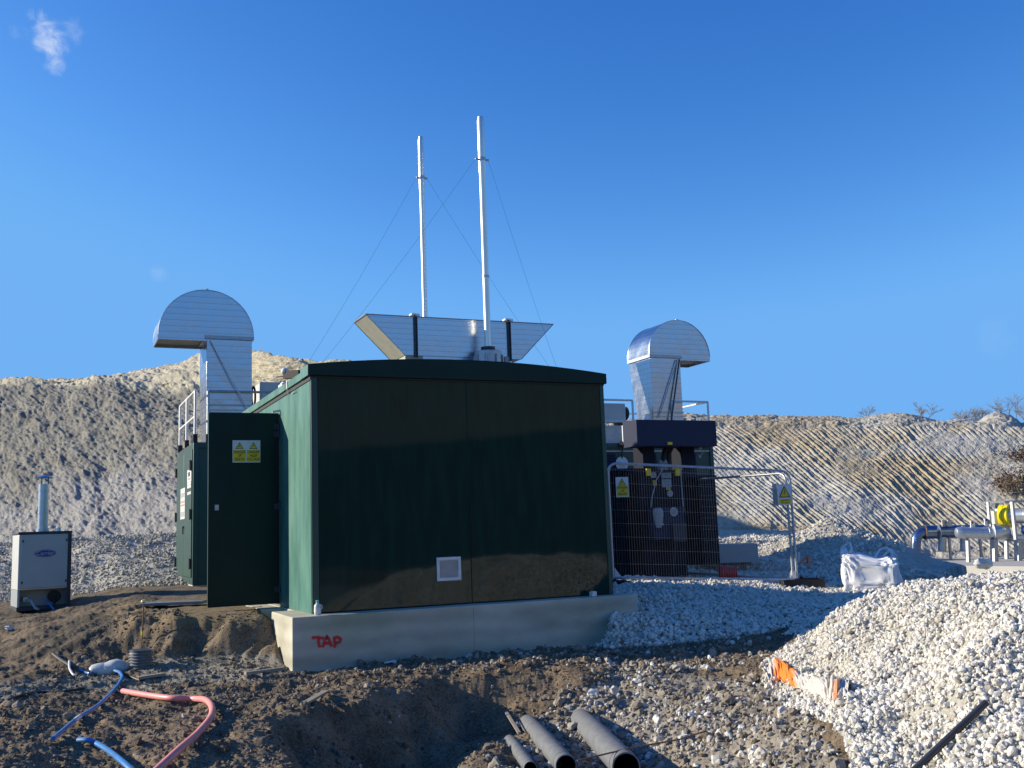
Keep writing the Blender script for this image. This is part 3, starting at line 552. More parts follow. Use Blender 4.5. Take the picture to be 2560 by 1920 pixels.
# mixed stones in the trench and on its flanks, and thinly over all the soil
P, L, D, px, py = sample(60000, -5.2, 6, 5., 13.5)
mid = pip(px, py, [(1050, 1700), (1120, 1540), (1230, 1480), (1330, 1430), (1560, 1440), (1700, 1480), (1870, 1700), (1870, 2000), (1050, 2000)])
foot = pip(px, py, [(640, 1452), (640, 1432), (1330, 1385), (1650, 1385), (1660, 1430), (1300, 1440), (900, 1460)])
dens = .035+.10*sstep(-.1, .4, fbm(P[:, 0]*.8, P[:, 1]*.8, 81, 3))+.25*foot+.62*mid*sstep(-.35, .15, fbm(P[:, 0]*1.4, P[:, 1]*1.4, 82, 3))
dens = np.where(pip(px, py, WHITE), 0, dens)*np.where(px < 600, .7, 1)
k = (RNG.uniform(size=len(P)) < dens) & ~inplinth(P) & ~((P[:, 0] > -1.3) & (P[:, 1] > 1.0) & (P[:, 0] < 4.2)) & (np.abs(L) < D*.62+.4)
P, D, px, mid = P[k], D[k], px[k], mid[k]
sz = np.clip(RNG.lognormal(math.log(.030), .45, len(P)), .010, .10)*np.where(mid, 1.2, 1.); P[:, 2] += sz*RNG.uniform(-.1, .35, len(P))
tint = np.clip(RNG.beta(2, 2.6, len(P))+np.where(mid, .14, 0)+np.where(px > 1250, .08, 0)-np.where(px < 900, .12, 0), 0, 1)
stones('loose_stones', P, sz, tint, 2, 'mixed', kind='stuff', label='loose brown and grey stones strewn over the dug soil and trench', cat='stones')
# crumbs of soil
P, L, D, px, py = sample(60000, -5.2, 5, 5., 13.8)
k = ~pip(px, py, WHITE) & ~inplinth(P) & (np.abs(L) < D*.6+.3) & (RNG.uniform(size=len(P)) < .75) & ~((P[:, 0] > -1.2) & (P[:, 1] > 1.2)); P = P[k]
sz = np.clip(RNG.lognormal(math.log(.016), .5, len(P)), .006, .06); P[:, 2] += sz*RNG.uniform(-.2, .3, len(P))
stones('soil_crumbs', P, sz, RNG.beta(1.6, 5, len(P))*.7, 1, 'mixed', kind='stuff', label='brown soil crumbs and clods over the dug ground', cat='soil')
# far gravel beyond the fence and at the hill foot
P, L, D, px, py = sample(130000, -14, 15, 19.5, 33.)
k = ((L > 3.2) | (L < -5)) & (np.abs(L) < D*.6) & ~((L < 0) & (D > 30)) & ~((px > 1940) & (D > 24)); k &= (RNG.uniform(size=len(P)) < .8); P = P[k]
sz = np.clip(RNG.lognormal(math.log(.052), .4, len(P)), .025, .16); P[:, 2] += sz*.15
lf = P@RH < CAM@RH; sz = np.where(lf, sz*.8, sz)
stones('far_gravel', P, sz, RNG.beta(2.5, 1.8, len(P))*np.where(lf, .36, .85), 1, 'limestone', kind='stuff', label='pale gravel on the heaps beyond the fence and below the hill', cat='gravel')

# ================================================================ OBJECTS
W_, DEP, HK = 3.85, 4.35, 2.70
def arc2(x0, x1, zb, ze, zc, n=16):
    """arched cross-section: flat underside, crowned top"""
    pts = [(x1, zb), (x0, zb)]
    return pts+[(x0+(x1-x0)*i/n, ze+(zc-ze)*(1-(2*i/n-1)**2)) for i in range(n+1)]
XZ = lambda a, b, d: (a, d, b)      # polygon in X-Z, extruded along Y
YZ = lambda a, b, d: (d, a, b)

# ---- concrete plinth
pr = float(onY(1377.7, 1291, -.27)[0])
t = thing('concrete_plinth', (1.9, 1.5, -.7), 'long cast concrete plinth with red spray lettering, carrying the green kiosk', 'plinth')
b = MB().box(-.29, pr, -.27, .86, -.95, 0).box(-.02, pr, .862, DEP+.3, -.6, -.004).box(-.30, -.022, 1.45, 3.0, -.25, -.006)
b.build('slab', 'concrete', t, bevel=.012)
jx = float(onY(*Z7(1076, 450), -.27)[0]); MB().box(jx-.002, jx+.002, -.2712, -.26, -.9, -.03).build('joint', 'duct_grey', t)
b = MB(); soft = []
def stroke(pts, wd):
    P3 = [onY(*Z7(x, y), -.27) for x, y in pts]; P2 = []
    for i in range(len(P3)-1):
        for k in range(8): P2.append(P3[i]*(1-k/8)+P3[i+1]*k/8)
    P2.append(P3[-1]); vs, fs = [], []; n = len(P2)
    for i, p in enumerate(P2):
        d = P2[min(i+1, n-1)]-P2[max(i-1, 0)]; d = d/np.linalg.norm(d); nn = np.array([-d[2], 0, d[0]])
        e = .35 if i in (0, n-1) else 1.
        for k, q in ((-1, -1), (-.45, 0), (.45, 0), (1, -1)): vs.append(p+nn*wd*k*e+np.array([0, -.0035-.0004*len(soft), 0])); 
    for i in range(n-1):
        for k in range(3): fs.append((i*4+k, i*4+k+1, i*4+k+5, i*4+k+4))
    soft.append(n); b.add(vs, fs)
for st in ([(273, 503), (305, 500), (338, 506)], [(310, 503), (308, 528), (316, 552)], [(326, 552), (338, 520), (350, 494), (364, 518), (374, 548)], [(334, 532), (352, 528), (368, 530)],
           [(387, 553), (389, 528), (386, 502), (402, 497), (418, 508), (414, 524), (388, 530)]): stroke(st, .022)
o = b.build('spray_lettering', 'red_spray', t, label='red sprayed letters TAP')
at = o.data.attributes.new('soft', 'FLOAT', 'POINT'); vals = []
for n in soft:
    for i in range(n): vals += [0, .55, .55, 0] if 0 < i < n-1 else [0, .2, .2, 0]
at.data.foreach_set('value', vals)

# ---- green kiosk
def tri_sign(b, o, xd, yd, w, mi_y, mi_k, nrm, bolt=True, dz=.0):
    """warning triangle of width w centred on o"""
    o = np.array(o, float); xd = np.array(xd, float); yd = np.array(yd, float); nrm = np.array(nrm, float); h = w*.87
    def T(s, z): return [o+xd*(-w/2*s)+yd*(-h/2*s*1.0)+nrm*z, o+xd*(w/2*s)+yd*(-h/2*s)+nrm*z, o+yd*(h/2*s)+nrm*z]
    b.poly(T(1, dz+.002), mi_k); b.poly([p-yd*h*.035 for p in T(.78, dz+.004)], mi_y)
    P = lambda u, v: o+xd*w*u+yd*h*(v-.12)+nrm*(dz+.006)
    if bolt:
        b.poly([P(.03, .30), P(-.09, .02), P(.0, .02), P(-.03, -.10), P(.06, .09), P(-.01, .09), P(.08, .29)], mi_k)
        b.poly([P(-.06, -.10), P(.0, -.10), P(-.035, -.17)], mi_k)
    else:
        b.poly([P(-.10, .15), P(-.05, .15), P(.10, -.02), P(.16, -.12), P(.10, -.12), P(.0, -.02), P(-.12, -.14), P(-.17, -.12), P(-.06, .03)], mi_k)
        b.poly([P(.02, .30), P(-.03, .20), P(.0, .19), P(-.01, .12), P(.05, .22), P(.02, .23), P(.05, .30)], mi_k)
k = thing('kiosk', (0, 0, 0), 'large dark green panelled kiosk with low arched roof, its side door swung open', 'building')
b = MB(); T_ = .06; dy0, dy1 = 1.80, 2.68
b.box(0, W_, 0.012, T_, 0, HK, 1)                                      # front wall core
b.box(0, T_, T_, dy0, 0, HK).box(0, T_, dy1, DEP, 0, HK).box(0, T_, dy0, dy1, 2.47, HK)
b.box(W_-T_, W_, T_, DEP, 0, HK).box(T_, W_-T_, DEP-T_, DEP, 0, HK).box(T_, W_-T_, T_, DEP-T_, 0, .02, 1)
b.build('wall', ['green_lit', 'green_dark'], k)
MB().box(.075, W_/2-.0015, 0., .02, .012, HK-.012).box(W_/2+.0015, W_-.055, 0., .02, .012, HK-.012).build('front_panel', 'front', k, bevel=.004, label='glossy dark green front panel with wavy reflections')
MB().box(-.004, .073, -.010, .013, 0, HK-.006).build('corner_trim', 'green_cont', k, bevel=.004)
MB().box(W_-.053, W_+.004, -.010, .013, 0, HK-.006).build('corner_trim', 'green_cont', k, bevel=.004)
MB().box(-.012, 0, -.005, DEP, HK-.045, HK-.001).box(-.012, W_+.01, -.014, -.0102, HK-.02, HK-.001).build('fascia_shade', 'black', k)  # black strips stand in for the gap shade below the fascia
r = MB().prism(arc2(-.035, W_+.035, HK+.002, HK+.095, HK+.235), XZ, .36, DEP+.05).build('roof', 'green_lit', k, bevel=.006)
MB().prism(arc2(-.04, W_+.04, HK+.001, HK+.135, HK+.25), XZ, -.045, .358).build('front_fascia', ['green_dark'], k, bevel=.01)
MB().box(-.044, -.041, -.04, .35, HK+.004, HK+.13).build('fascia_return', 'green_lit', k)  # thin paler plate paints the sunlit end of the dark fascia
# door
yd_ = 1.7525; zt, zb = 2.4713, .035
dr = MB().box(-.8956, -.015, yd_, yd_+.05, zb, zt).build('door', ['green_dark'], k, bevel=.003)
MB().box(-.8985, -.8958, yd_+.002, yd_+.048, zb+.01, zt-.01).build('lit_edge', 'green_cont', dr)  # paler green paints the sunlit look onto the door's outer edge
for yy in (745, 782, 1130, 1530):
    z = float(onY(*Z2(612, yy), yd_)[2]); hb = MB().box(-.075, .006, yd_-.006, yd_-.0005, z-.035, z+.035); hb.tube([(-.012, yd_-.016, z-.045), (-.012, yd_-.016, z+.045)], .013, 10)
    hb.build('hinge', 'darksteel', dr)
MB().box(-.013, -.002, yd_-.002, yd_+.04, zb, zt-.02).build('door_seal', 'rust', k)
MB().bar((-.10, yd_-.02, zt+.012), (.02, yd_-.03, zt+.035), .03, .025).build('door_stay', 'white', k)
p0 = onY(*Z2(302, 1150), yd_); p1 = onY(*Z2(322, 1122), yd_); MB().box(p0[0], p1[0], yd_-.012, yd_-.001, p0[2], p1[2]).build('latch_plate', 'steel', dr, bevel=.003)
s0 = onY(*Z2(388, 919), yd_); s1 = onY(*Z2(522, 812), yd_); sx0, sx1, sz0, sz1 = s0[0], s1[0], s0[2], s1[2]; ym = yd_-.001
sb = MB().box(sx0, sx1, ym-.004, ym, sz0, sz1, 0); hw = (sx1-sx0)/2; hh = sz1-sz0; nY = (0, -1, 0)
for i, (l2, l3) in enumerate((('OF', 'DEATH'), ('HIGH', 'VOLTAGE'))):
    xc = sx0+hw*(i+.5); yf = ym-.0045
    sb.poly([(xc-hw*.47, yf, sz0+hh*.03), (xc+hw*.47, yf, sz0+hh*.03), (xc+hw*.47, yf, sz0+hh*.56), (xc-hw*.47, yf, sz0+hh*.56)], 1)
    tri_sign(sb, (xc, yf, sz0+hh*.765), (1, 0, 0), (0, 0, 1), hw*.58, 1, 2, nY, bolt=(i == 1))
    for j, tx in enumerate(('DANGER', l2, l3)): sb.text(tx, hh*.19, (xc, yf-.001, sz0+hh*(.41-.165*j)), (1, 0, 0), (0, 0, 1), 2, bold=.01, xs=.70)
sb.build('warning_sign', ['white', 'yellow', 'signblack'], dr, label='white and yellow double sign reading DANGER OF DEATH and DANGER HIGH VOLTAGE')
# vent grille
v0 = onY(943.3, 1255.6, 0); v1 = onY(994, 1202, 0); x0, x1, z0, z1 = v0[0], v1[0], v0[2], v1[2]; f_ = .035
g = MB().box(x0, x1, -.022, -.001, z0, z0+f_).box(x0, x1, -.022, -.001, z1-f_, z1).box(x0, x0+f_, -.022, -.001, z0+f_, z1-f_).box(x1-f_, x1, -.022, -.001, z0+f_, z1-f_).build('vent_grille', 'white', k, bevel=.002)
sb = MB(); n = 22
for i in range(n):
    z = z0+f_+(z1-z0-2*f_)*(i+.5)/n; sb.obox(((x0+x1)/2, -.011, z), ((x1-x0)/2-f_, 0, 0), (0, -.006, .004), (0, .0006, .0009))
sb.box(x0+f_, x1-f_, -.0035, -.001, z0+f_, z1-f_, 1); sb.build('louvre', ['white', 'labelgrey'], g)
q = onY(*zf(640, 1340, 1.975)(0, 0), 0)
p = onY(1155, 1130, 0)
ZK = zf(560, 900, 7.542)
p = onX(*ZK(1190, 300), -.03)
fl = thing('flood_light', p, 'small white dome lamp on a black bracket at the kiosk roof edge', 'lamp')
MB().ball(p+np.array([-.03, 0, .055]), .05, 8).build('dome', 'white', fl)
MB().bar(p+np.array([-.03, .0, .01]), p+np.array([.12, -.18, .0]), .07, .10).bar(p+np.array([-.12, .10, -.005]), p+np.array([.0, -.02, .0]), .012, .012).build('bracket', 'black', fl)
MB().tube([p+np.array([-.012, .0, .0]), onX(*ZK(1185, 430), -.045), onX(*ZK(1190, 540), -.05), onX(*ZK(1200, 610), -.03), onX(*ZK(1214, 645), -.012)], .006, 6).build('cable', 'white', fl)
MB().tube([onX(*ZK(1285, 640), -.01), onX(*ZK(1320, 590), -.03), onX(*ZK(1335, 555), -.01)], .005, 6).build('cable_end', 'white', fl)
p = onX(*ZK(1060, 430), .05); jb = MB().box(p[0], p[0]+.12, p[1]-.10, p[1]+.14, HK+.13, HK+.19).box(p[0]+.02, p[0]+.10, p[1]-.06, p[1]+.10, HK+.19, HK+.215)
jb.build('junction_box', 'white', None, bevel=.01, label='small white box lying on the kiosk roof just behind the dome lamp', cat='box')
# things on the plinth
p = onz(*Z7(304, 390), 0); p = onY(*Z7(304, 386), -.16); p[2] = .001
bt = thing('milk_bottle', p, 'clear plastic milk bottle with green cap standing on the plinth corner', 'bottle')
hb_ = .155
MB().tube([p+np.array([0, 0, z]) for z in (0, .006, .095, .115, .128, .14)], [.034, .038, .038, .030, .016, .015], 16).build('body', 'offwhite', bt)
MB().tube([p+np.array([0, 0, z]) for z in (.03, .031, .075, .076)], [.0382, .039, .039, .0382], 16, caps=False).build('label_wrap', 'white', bt)
MB().tube([p+np.array([0, 0, z]) for z in (.138, .142, .158, .160)], [.017, .019, .019, .015], 14).build('cap', 'green_cap', bt)
MB().tube([p+np.array(q) for q in ((.03, 0, .112), (.05, 0, .10), (.052, 0, .075), (.036, 0, .062))], .007, 8).build('handle', 'offwhite', bt)
p = onY(1281, 1291, -.12); MB().box(p[0]-.035, p[0]+.035, -.16, -.09, .0005, .06).box(p[0]-.02, p[0]+.02, -.145, -.105, .06, .066).build('plastic_cube', 'white', None, bevel=.006, label='small white plastic cube on the far right end of the plinth', cat='block')

# ---- long engine container behind
CX0, CX1, CY0, CY1, CZ0, CZ1 = -.28, 11.22, 8.05, 10.62, .07, 2.67
c = thing('engine_container', (5.47, 9.3, 0), 'long dark green steel container standing behind the kiosk with ducts and railings on its roof', 'container')
b = MB().box(CX0, CX1, CY0+.03, CY1-.03, CZ0+.12, CZ1-.1)
for x in (CX0-.012, CX1-.08): b.box(x, x+.092, CY0, CY0+.1, CZ0, CZ1).box(x, x+.092, CY1-.1, CY1, CZ0, CZ1)
b.box(CX0+.08, CX1-.08, CY0+.005, CY0+.09, CZ1-.11, CZ1-.002).box(CX0+.08, CX1-.08, CY0+.005, CY0+.09, CZ0, CZ0+.14).box(CX0+.08, CX1-.08, CY1-.09, CY1-.005, CZ1-.11, CZ1-.002)
b.box(CX0-.008, CX0+.07, CY0+.1, CY1-.1, CZ1-.11, CZ1-.002).box(CX0-.008, CX0+.07, CY0+.1, CY1-.1, CZ0, CZ0+.12)
b.build('shell', 'green_cont', c, bevel=.006)
MB().box(CX0+.01, CX1-.01, CY0+.02, CY1-.02, CZ1-.1, CZ1-.012).build('roof', 'steel', c)
MB().box(CX0-.013, CX0-.0082, CY0+.11, CY1-.11, CZ1-.125, CZ1-.108).build('drip_strip', 'black', c)
ym_ = (CY0+CY1)/2
for y0, y1 in ((CY0+.12, ym_-.008), (ym_+.008, CY1-.12)):
    dd = MB().box(CX0-.03, CX0-.002, y0, y1, CZ0+.13, CZ1-.13).build('door', 'green_cont', c, bevel=.005)
    hy = y0+.02 if y0 < ym_-.5 else y1-.02
    for z in (.45, 1.35, 2.25): MB().box(CX0-.052, CX0-.031, hy-.035, hy+.035, z-.09, z+.09).tube([(CX0-.055, hy, z-.1), (CX0-.055, hy, z+.1)], .014, 8).build('hinge', 'black', dd)
MB().bar((CX0-.05, ym_-.1, 1.0), (CX0-.05, ym_-.1, 1.15), .02, .02).bar((CX0-.045, ym_-.14, 1.13), (CX0-.045, ym_+.02, 1.13), .02, .02).build('door_handle', 'black', c)
def end_label(ya, yb, za, zb_, extra):
    b = MB().box(CX0-.0335, CX0-.0303, min(ya, yb), max(ya, yb), za, zb_, 0); h = zb_-za; y0, y1 = sorted((ya, yb)); w_ = y1-y0
    for (u0, u1, v0, v1, mi) in extra: b.box(CX0-.036, CX0-.0336, y0+w_*u0, y0+w_*u1, za+h*v0, za+h*v1, mi)
    b.build('notice', ['white', 'labelgrey', 'orange', 'signblack'], c)
def ey(z2): return float(onX(*Z2(*z2), CX0-.03)[1]), float(onX(*Z2(*z2), CX0-.03)[2])
a0 = ey((190, 1008)); a1 = ey((171, 958)); end_label(a0[0], a1[0], a0[1], a1[1], [(.2, .8, .15, .35, 1), (.3, .75, .45, .8, 3)])
a0 = ey((188, 1070)); a1 = ey((171, 1018)); end_label(a0[0], a1[0], a0[1]+.12, a1[1], [(0, 1, .5, .6, 1)]); end_label(a0[0], a1[0], a0[1], a0[1]+.05, [(0, 1, .4, .6, 1)])
a0 = ey((158, 1190)); a1 = ey((139, 1048)); end_label(a0[0], a1[0], a0[1], a1[1], [(.1, .9, .08, .24, 1), (.1, .9, .42, .48, 2), (.1, .9, .52, .6, 1), (.1, .9, .7, .85, 1)])
# louvred intakes and trim on the front seen above the transformer
for x in (8.2, 9.25, 10.3):
    b = MB().box(x, x+.45, CY0+.012, CY0+.028, 1.55, 2.45)
    for i in range(14): b.obox((x+.225, CY0+.006, 1.6+i*.06), (.21, 0, 0), (0, -.014, .014), (0, .002, .002))
    b.build('intake_louvre', 'navy', c)
MB().box(7.0, CX1-.1, CY0-.002, CY0+.004, 2.48, 2.50).build('trim', 'steel', c)
for nm_, x0, x1, y0, y1, z0, z1, lb in (('left', CX0-.02, .42, CY0+.02, CY0+.7, -.35, CZ0-.002, 'pale concrete block under the left front corner of the long container'),
        ('right', 10.1, 11.35, CY0-.12, CY0+.8, -.75, CZ0-.002, 'wide concrete block under the right end of the long container'), ('rear', CX0, .5, CY1-.7, CY1, -.35, CZ0-.002, 'concrete block under the rear left corner of the long container')):
    MB().box(x0, x1, y0, y1, z0, z1).build('foundation_block', 'concrete', None, bevel=.02, label=lb, cat='concrete block')
# floor clutter by the door: flat grey board
p = onz(*Z1(880, 832), .0); MB().obox((p[0], p[1], gz(p[0], p[1])+.05), RH*.42, DH*.16, (0, 0, .02)).build('board', 'duct_grey', None, bevel=.005, label='flat grey board lying on the terrace behind the open door', cat='board')

# ---- roof railings
def railing(label, posts, z0, z1, matn='rail', loop=None):
    P = [np.array((x, y, 0.)) for x, y in posts]; ctr = sum(P)/len(P)
    t = thing('guard_railing', (ctr[0], ctr[1], z0), label, 'railing', 'guard railings on the container roof')
    for p in P:
        po = MB().tube([p+np.array([0, 0, z0+.002]), p+np.array([0, 0, z1])], .026, 8).build('post', matn, t)
        MB().box(p[0]-.04, p[0]+.04, p[1]-.04, p[1]+.04, z0+.001, z0+.15).build('socket', 'black', po)
    for i, (nm_, z) in enumerate((('top_rail', z1), ('mid_rail', z0+(z1-z0)*.5))):
        b = MB()
        for p, q in zip(P[:-1], P[1:]): b.tube([p+np.array([0, 0, z]), q+np.array([0, 0, z])], .023, 8)
        b.build(nm_, matn, t)
zr0, zr1 = CZ1, 3.63
railing('pale steel guard railing along the left end of the container roof', [(CX0+.02, CY0+.04), (CX0+.02, 9.32), (CX0+.02, 10.45)], zr0, zr1)
railing('thin steel guard railing on the front roof edge, passing before the left duct', [(-.03, CY0+.03), (1.6, CY0+.03), (3.0, CY0+.03)], zr0, zr1, 'steel')
railing('steel guard railing on the roof edge between the kiosk and the right duct', [(7.3, CY0+.03), (8.3, CY0+.03), (9.16, CY0+.03)], zr0, zr1, 'rail')
railing('steel guard railing round the right end of the container roof', [(10.2, CY0+.03), (CX1-.04, CY0+.03), (CX1-.04, 9.2), (CX1-.04, 10.5), (10.3, 10.5)], zr0, zr1, 'rail')

# ---- gooseneck air ducts
def duct(x0, x1, s, label, taper):
    """x0..x1 riser width, s=-1 outlet to the left, +1 to the right"""
    Y0, Y1 = 8.10, 9.03; zj = 4.66; inner = x0 if s < 0 else x1; R_ = x1-x0+.03
    t = thing('gooseneck_duct', ((x0+x1)/2, (Y0+Y1)/2, CZ1), label, 'air duct', 'gooseneck air ducts on the container roof')
    MB().prism([(Y0, CZ1+.001), (Y1-.40 if taper else Y1-.30, CZ1+.001), (Y1, zj-.25 if taper else 3.4), (Y1, zj), (Y0, zj)], YZ, x0, x1).build('riser', 'duct', t, bevel=.006)
    n = 28; arc = [(inner-s*R_*math.cos(math.pi*i/n), zj+.04+R_*math.sin(math.pi*i/n)*1.0) for i in range(n+1)]
    b = MB(); vs = [(x, Y0-.002, z) for x, z in arc]+[(x, Y1+.002, z) for x, z in arc]
    m = n+1; b.add(vs, [(i, i+1, m+i+1, m+i) for i in range(n)]); b.add([(x, Y0-.002, z) for x, z in arc], [tuple(range(m))]); b.add([(x, Y1+.002, z) for x, z in arc], [tuple(range(m))])
    xo = inner+s*R_; b.box(min(inner-s*R_, inner), max(inner-s*R_, inner), Y0-.001, Y1+.001, zj-.0, zj+.04)
    h = b.build('hood', 'duct', t, sharp=40)
    lo, hi = sorted((inner, xo)); lip = MB()
    lip.box(lo, hi, Y0-.004, Y0+.012, zj-.07, zj+.042).box(lo, hi, Y1-.012, Y1+.004, zj-.07, zj+.042)
    lip.box(xo-.008, xo+.008, Y0+.012, Y1-.012, zj-.07, zj+.05)
    lip.build('outlet_lip', 'duct', t)
    MB().box(lo+.004, hi-.01, Y0+.013, Y1-.013, zj+.0, zj+.035).build('outlet', 'duct_in', t)
    f = MB(); f.box(x0-.035, x1+.035, Y0-.035, Y0-.002, zj-.03, zj+.035).box(x0-.035, x1+.035, Y1+.002, Y1+.035, zj-.03, zj+.035).box(x0-.035, x0-.001, Y0-.002, Y1+.002, zj-.03, zj+.035).box(x1+.001, x1+.035, Y0-.002, Y1+.002, zj-.03, zj+.035)
    f.build('flange', 'steel', t)
    MB().box(x0-.012, x1+.012, Y0-.014, Y0-.001, 3.36, 3.39).box(x0-.012, x1+.012, Y0-.014, Y0-.001, 3.27, 3.29).build('flange', 'steel', t)
    # raised seams following the hood's rim
    for yy_ in (Y0-.006, Y1+.006): MB().tube([(x, yy_, z) for x, z in arc], .010, 5, caps=False).build('hood_rim', 'duct', h)
    MB().box(inner-.03, inner+.03, Y0+.02, Y0+.06, zj+.04+R_-.01, zj+.04+R_+.03).build('lifting_eye', 'steel', t)
    if s < 0: MB().bar((x0+.06, Y0-.05, zj-.06), (x0+.50, Y0-.10, 3.75), .045, .012).bar((x0+.50, Y0-.10, 3.75), (x0+.74, Y0-.08, 3.30), .045, .012).build('stay', 'rail', t)
    else:
        MB().bar((x1-.05, Y0-.05, zj-.06), (x0+.30, Y0-.10, 2.69), .035, .012).build('stay', 'darksteel', t)
        MB().bar((x1-.10, Y0-.05, zj-.06), (x0+.12, Y0-.04, 3.25), .03, .012).build('stay', 'steel', t)
    return t
duct(-.06, .78, -1, 'left aluminium gooseneck duct with its round hood opening to the left', False)
duct(9.70, 10.50, 1, 'right aluminium gooseneck duct with its round hood opening to the right', True)

# ---- hopper-shaped cooler outlet
Yh = 9.0; Yb = 9.9
TL = onY(790, 678, Yh); TR = onY(1195, 701, Yh); BL = onY(874.4, 766, Yh); BR = onY(1126, 777, Yh); zt_ = (TL[2]+TR[2])/2; zb_ = (BL[2]+BR[2])/2
t = thing('cooler_outlet', ((TL[0]+TR[0])/2, 9.4, CZ1), 'boat-shaped aluminium outlet hopper above the kiosk roof', 'air outlet')
poly = [(BL[0], zb_), (BR[0], zb_), (TR[0], zt_), (TL[0], zt_)]
b = MB(); b.add([(x, Yh, z) for x, z in poly], [(0, 1, 2, 3)], 0); b.add([(x, Yb, z) for x, z in poly], [(3, 2, 1, 0)], 0)
b.add([(x, y, z) for y in (Yh, Yb) for x, z in poly], [(0, 3, 7, 4), (1, 5, 6, 2), (0, 4, 5, 1)], 1)
b.add([(TL[0]+.05, Yh+.02, zt_-.05), (TR[0]-.05, Yh+.02, zt_-.05), (TR[0]-.05, Yb-.02, zt_-.05), (TL[0]+.05, Yb-.02, zt_-.05)], [(0, 1, 2, 3)], 2)
b.build('hopper', ['duct', 'hopper_beige', 'duct_in'], t)
nx0 = onY(*zf(860, 760, 3.95)(782, 540), Yh)[0]; nx1 = BR[0]-.22
MB().box(nx0, nx1, Yh+.02, Yb-.02, CZ1+.001, zb_-.001).build('neck', 'duct', t)
MB().box(BL[0]+.02, nx0-.002, Yh+.03, Yb-.03, zb_-.12, zb_-.002).build('ledge', 'hopper_beige', t)
e = MB().tube([(TL[0], Yh-.004, zt_), (TR[0], Yh-.004, zt_)], .012, 6).tube([(TL[0], Yh-.004, zt_), (BL[0], Yh-.004, zb_)], .009, 6).tube([(TR[0], Yh-.004, zt_), (BR[0], Yh-.004, zb_)], .009, 6).tube([(TL[0], Yb, zt_), (BL[0], Yb, zb_)], .012, 6).tube([(TL[0], Yh, zt_), (TL[0], Yb, zt_)], .012, 6)
e.build('edge_trim', 'steel', t)
for px_ in (897.5, 1099):
    x = onY(px_, 720, Yh)[0]; st = MB().box(x-.035, x-.012, Yh-.05, Yh-.004, zb_-.05, zt_+.03).box(x+.012, x+.035, Yh-.05, Yh-.004, zb_-.05, zt_+.03).build('strap', 'darksteel', t)
    MB().box(x-.10, x+.05, Yh-.06, Yh+.10, zt_+.03, zt_+.065).box(x+.01, x+.07, Yh-.10, Yh+.02, zt_-.005, zt_+.045).build('cap', 'rail', st)

# ---- exhaust stacks with guy wires
def stack(label, Y, ytop, x_px, r, ybase, collar_y, wires, zbase):
    x = float(onY(x_px[0], ytop, Y)[0]*.5+onY(x_px[1], ybase, Y)[0]*.5); zt = float(onY(x_px[0], ytop, Y)[2]); zc = float(onY(x_px[0], collar_y, Y)[2])
    t = thing('exhaust_stack', (x, Y, zbase), label, 'chimney', 'exhaust stacks above the container')
    MB().tube([(x, Y, z) for z in (zbase, zc-.35, zc-.28, zt-.14, zt-.03)], [r*.86, r*.86, r, r, r*.78], 20).build('flue', 'stack', t)
    MB().tube([(x, Y, z) for z in (zt-.03, zt-.028, zt-.02)], [r*.6, r*.6, r*.3], 16).build('tip', 'darksteel', t)
    b = MB().tube([(x, Y, zc-.04), (x, Y, zc+.04)], r*1.06, 20)
    for s in (-1, 1): b.tube([(x+s*r*1.1, Y, zc), (x+s*r*1.9, Y, zc)], .022, 6)
    b.build('collar', 'steel', t)
    if r > .08: MB().tube([(x, Y, z) for z in (zt-3.72, zt-3.68)], r*.95, 20).build('band', 'steel', t)
    for s, (ax, ay, az_) in wires:
        a = np.array((x+s*r*1.8, Y, zc)); e = np.array((ax, ay, az_)); P_ = [a*(1-q)+e*q-np.array([0, 0, .35*math.sin(math.pi*q)*.4]) for q in np.linspace(0, 1, 9)]
        MB().tube(P_, .0024, 5).build('guy_wire', 'darksteel', t)
    return x, zt
L_A = (.95, 8.6, CZ1+.02)
stack('shorter-looking left exhaust stack rising from behind the boat-shaped outlet', 10.15, 293, (908, 919), .070, 683, 384, [(-1, L_A), (1, (9.1, 9.6, CZ1+.3))], CZ1)
xs2, _ = stack('taller right exhaust stack standing on a silencer in front of the boat-shaped outlet', 8.62, 250, (1037, 1055), .084, 750, 344, [(-1, L_A), (1, (8.05, 8.4, CZ1+.02))], float(onY(1055, 752, 8.62)[2]))
zS = float(onY(1055, 757, 8.62)[2])
s_ = thing('silencer', (xs2, 8.62, CZ1), 'squat steel silencer drum with fins at the foot of the right exhaust stack', 'silencer')
MB().tube([(xs2, 8.62, z) for z in (CZ1+.001, zS-.04, zS-.03, zS+.0)], [.30, .30, .29, .12], 28).build('drum', 'steel', s_)
b = MB()
for a in range(8):
    an = math.pi/4*a+.2; b.bar((xs2+.31*math.cos(an), 8.62+.31*math.sin(an), CZ1+.1), (xs2+.31*math.cos(an), 8.62+.31*math.sin(an), zS-.12), .025, .08)
b.build('fin', 'steel', s_); MB().tube([(xs2, 8.62, zS+.0), (xs2, 8.62, zS+.07)], .155, 20).build('flange', 'darksteel', s_)
MB().box(xs2+.33, xs2+.44, 8.5, 8.75, CZ1+.001, zS-.14).build('side_box', 'labelgrey', s_, bevel=.01)

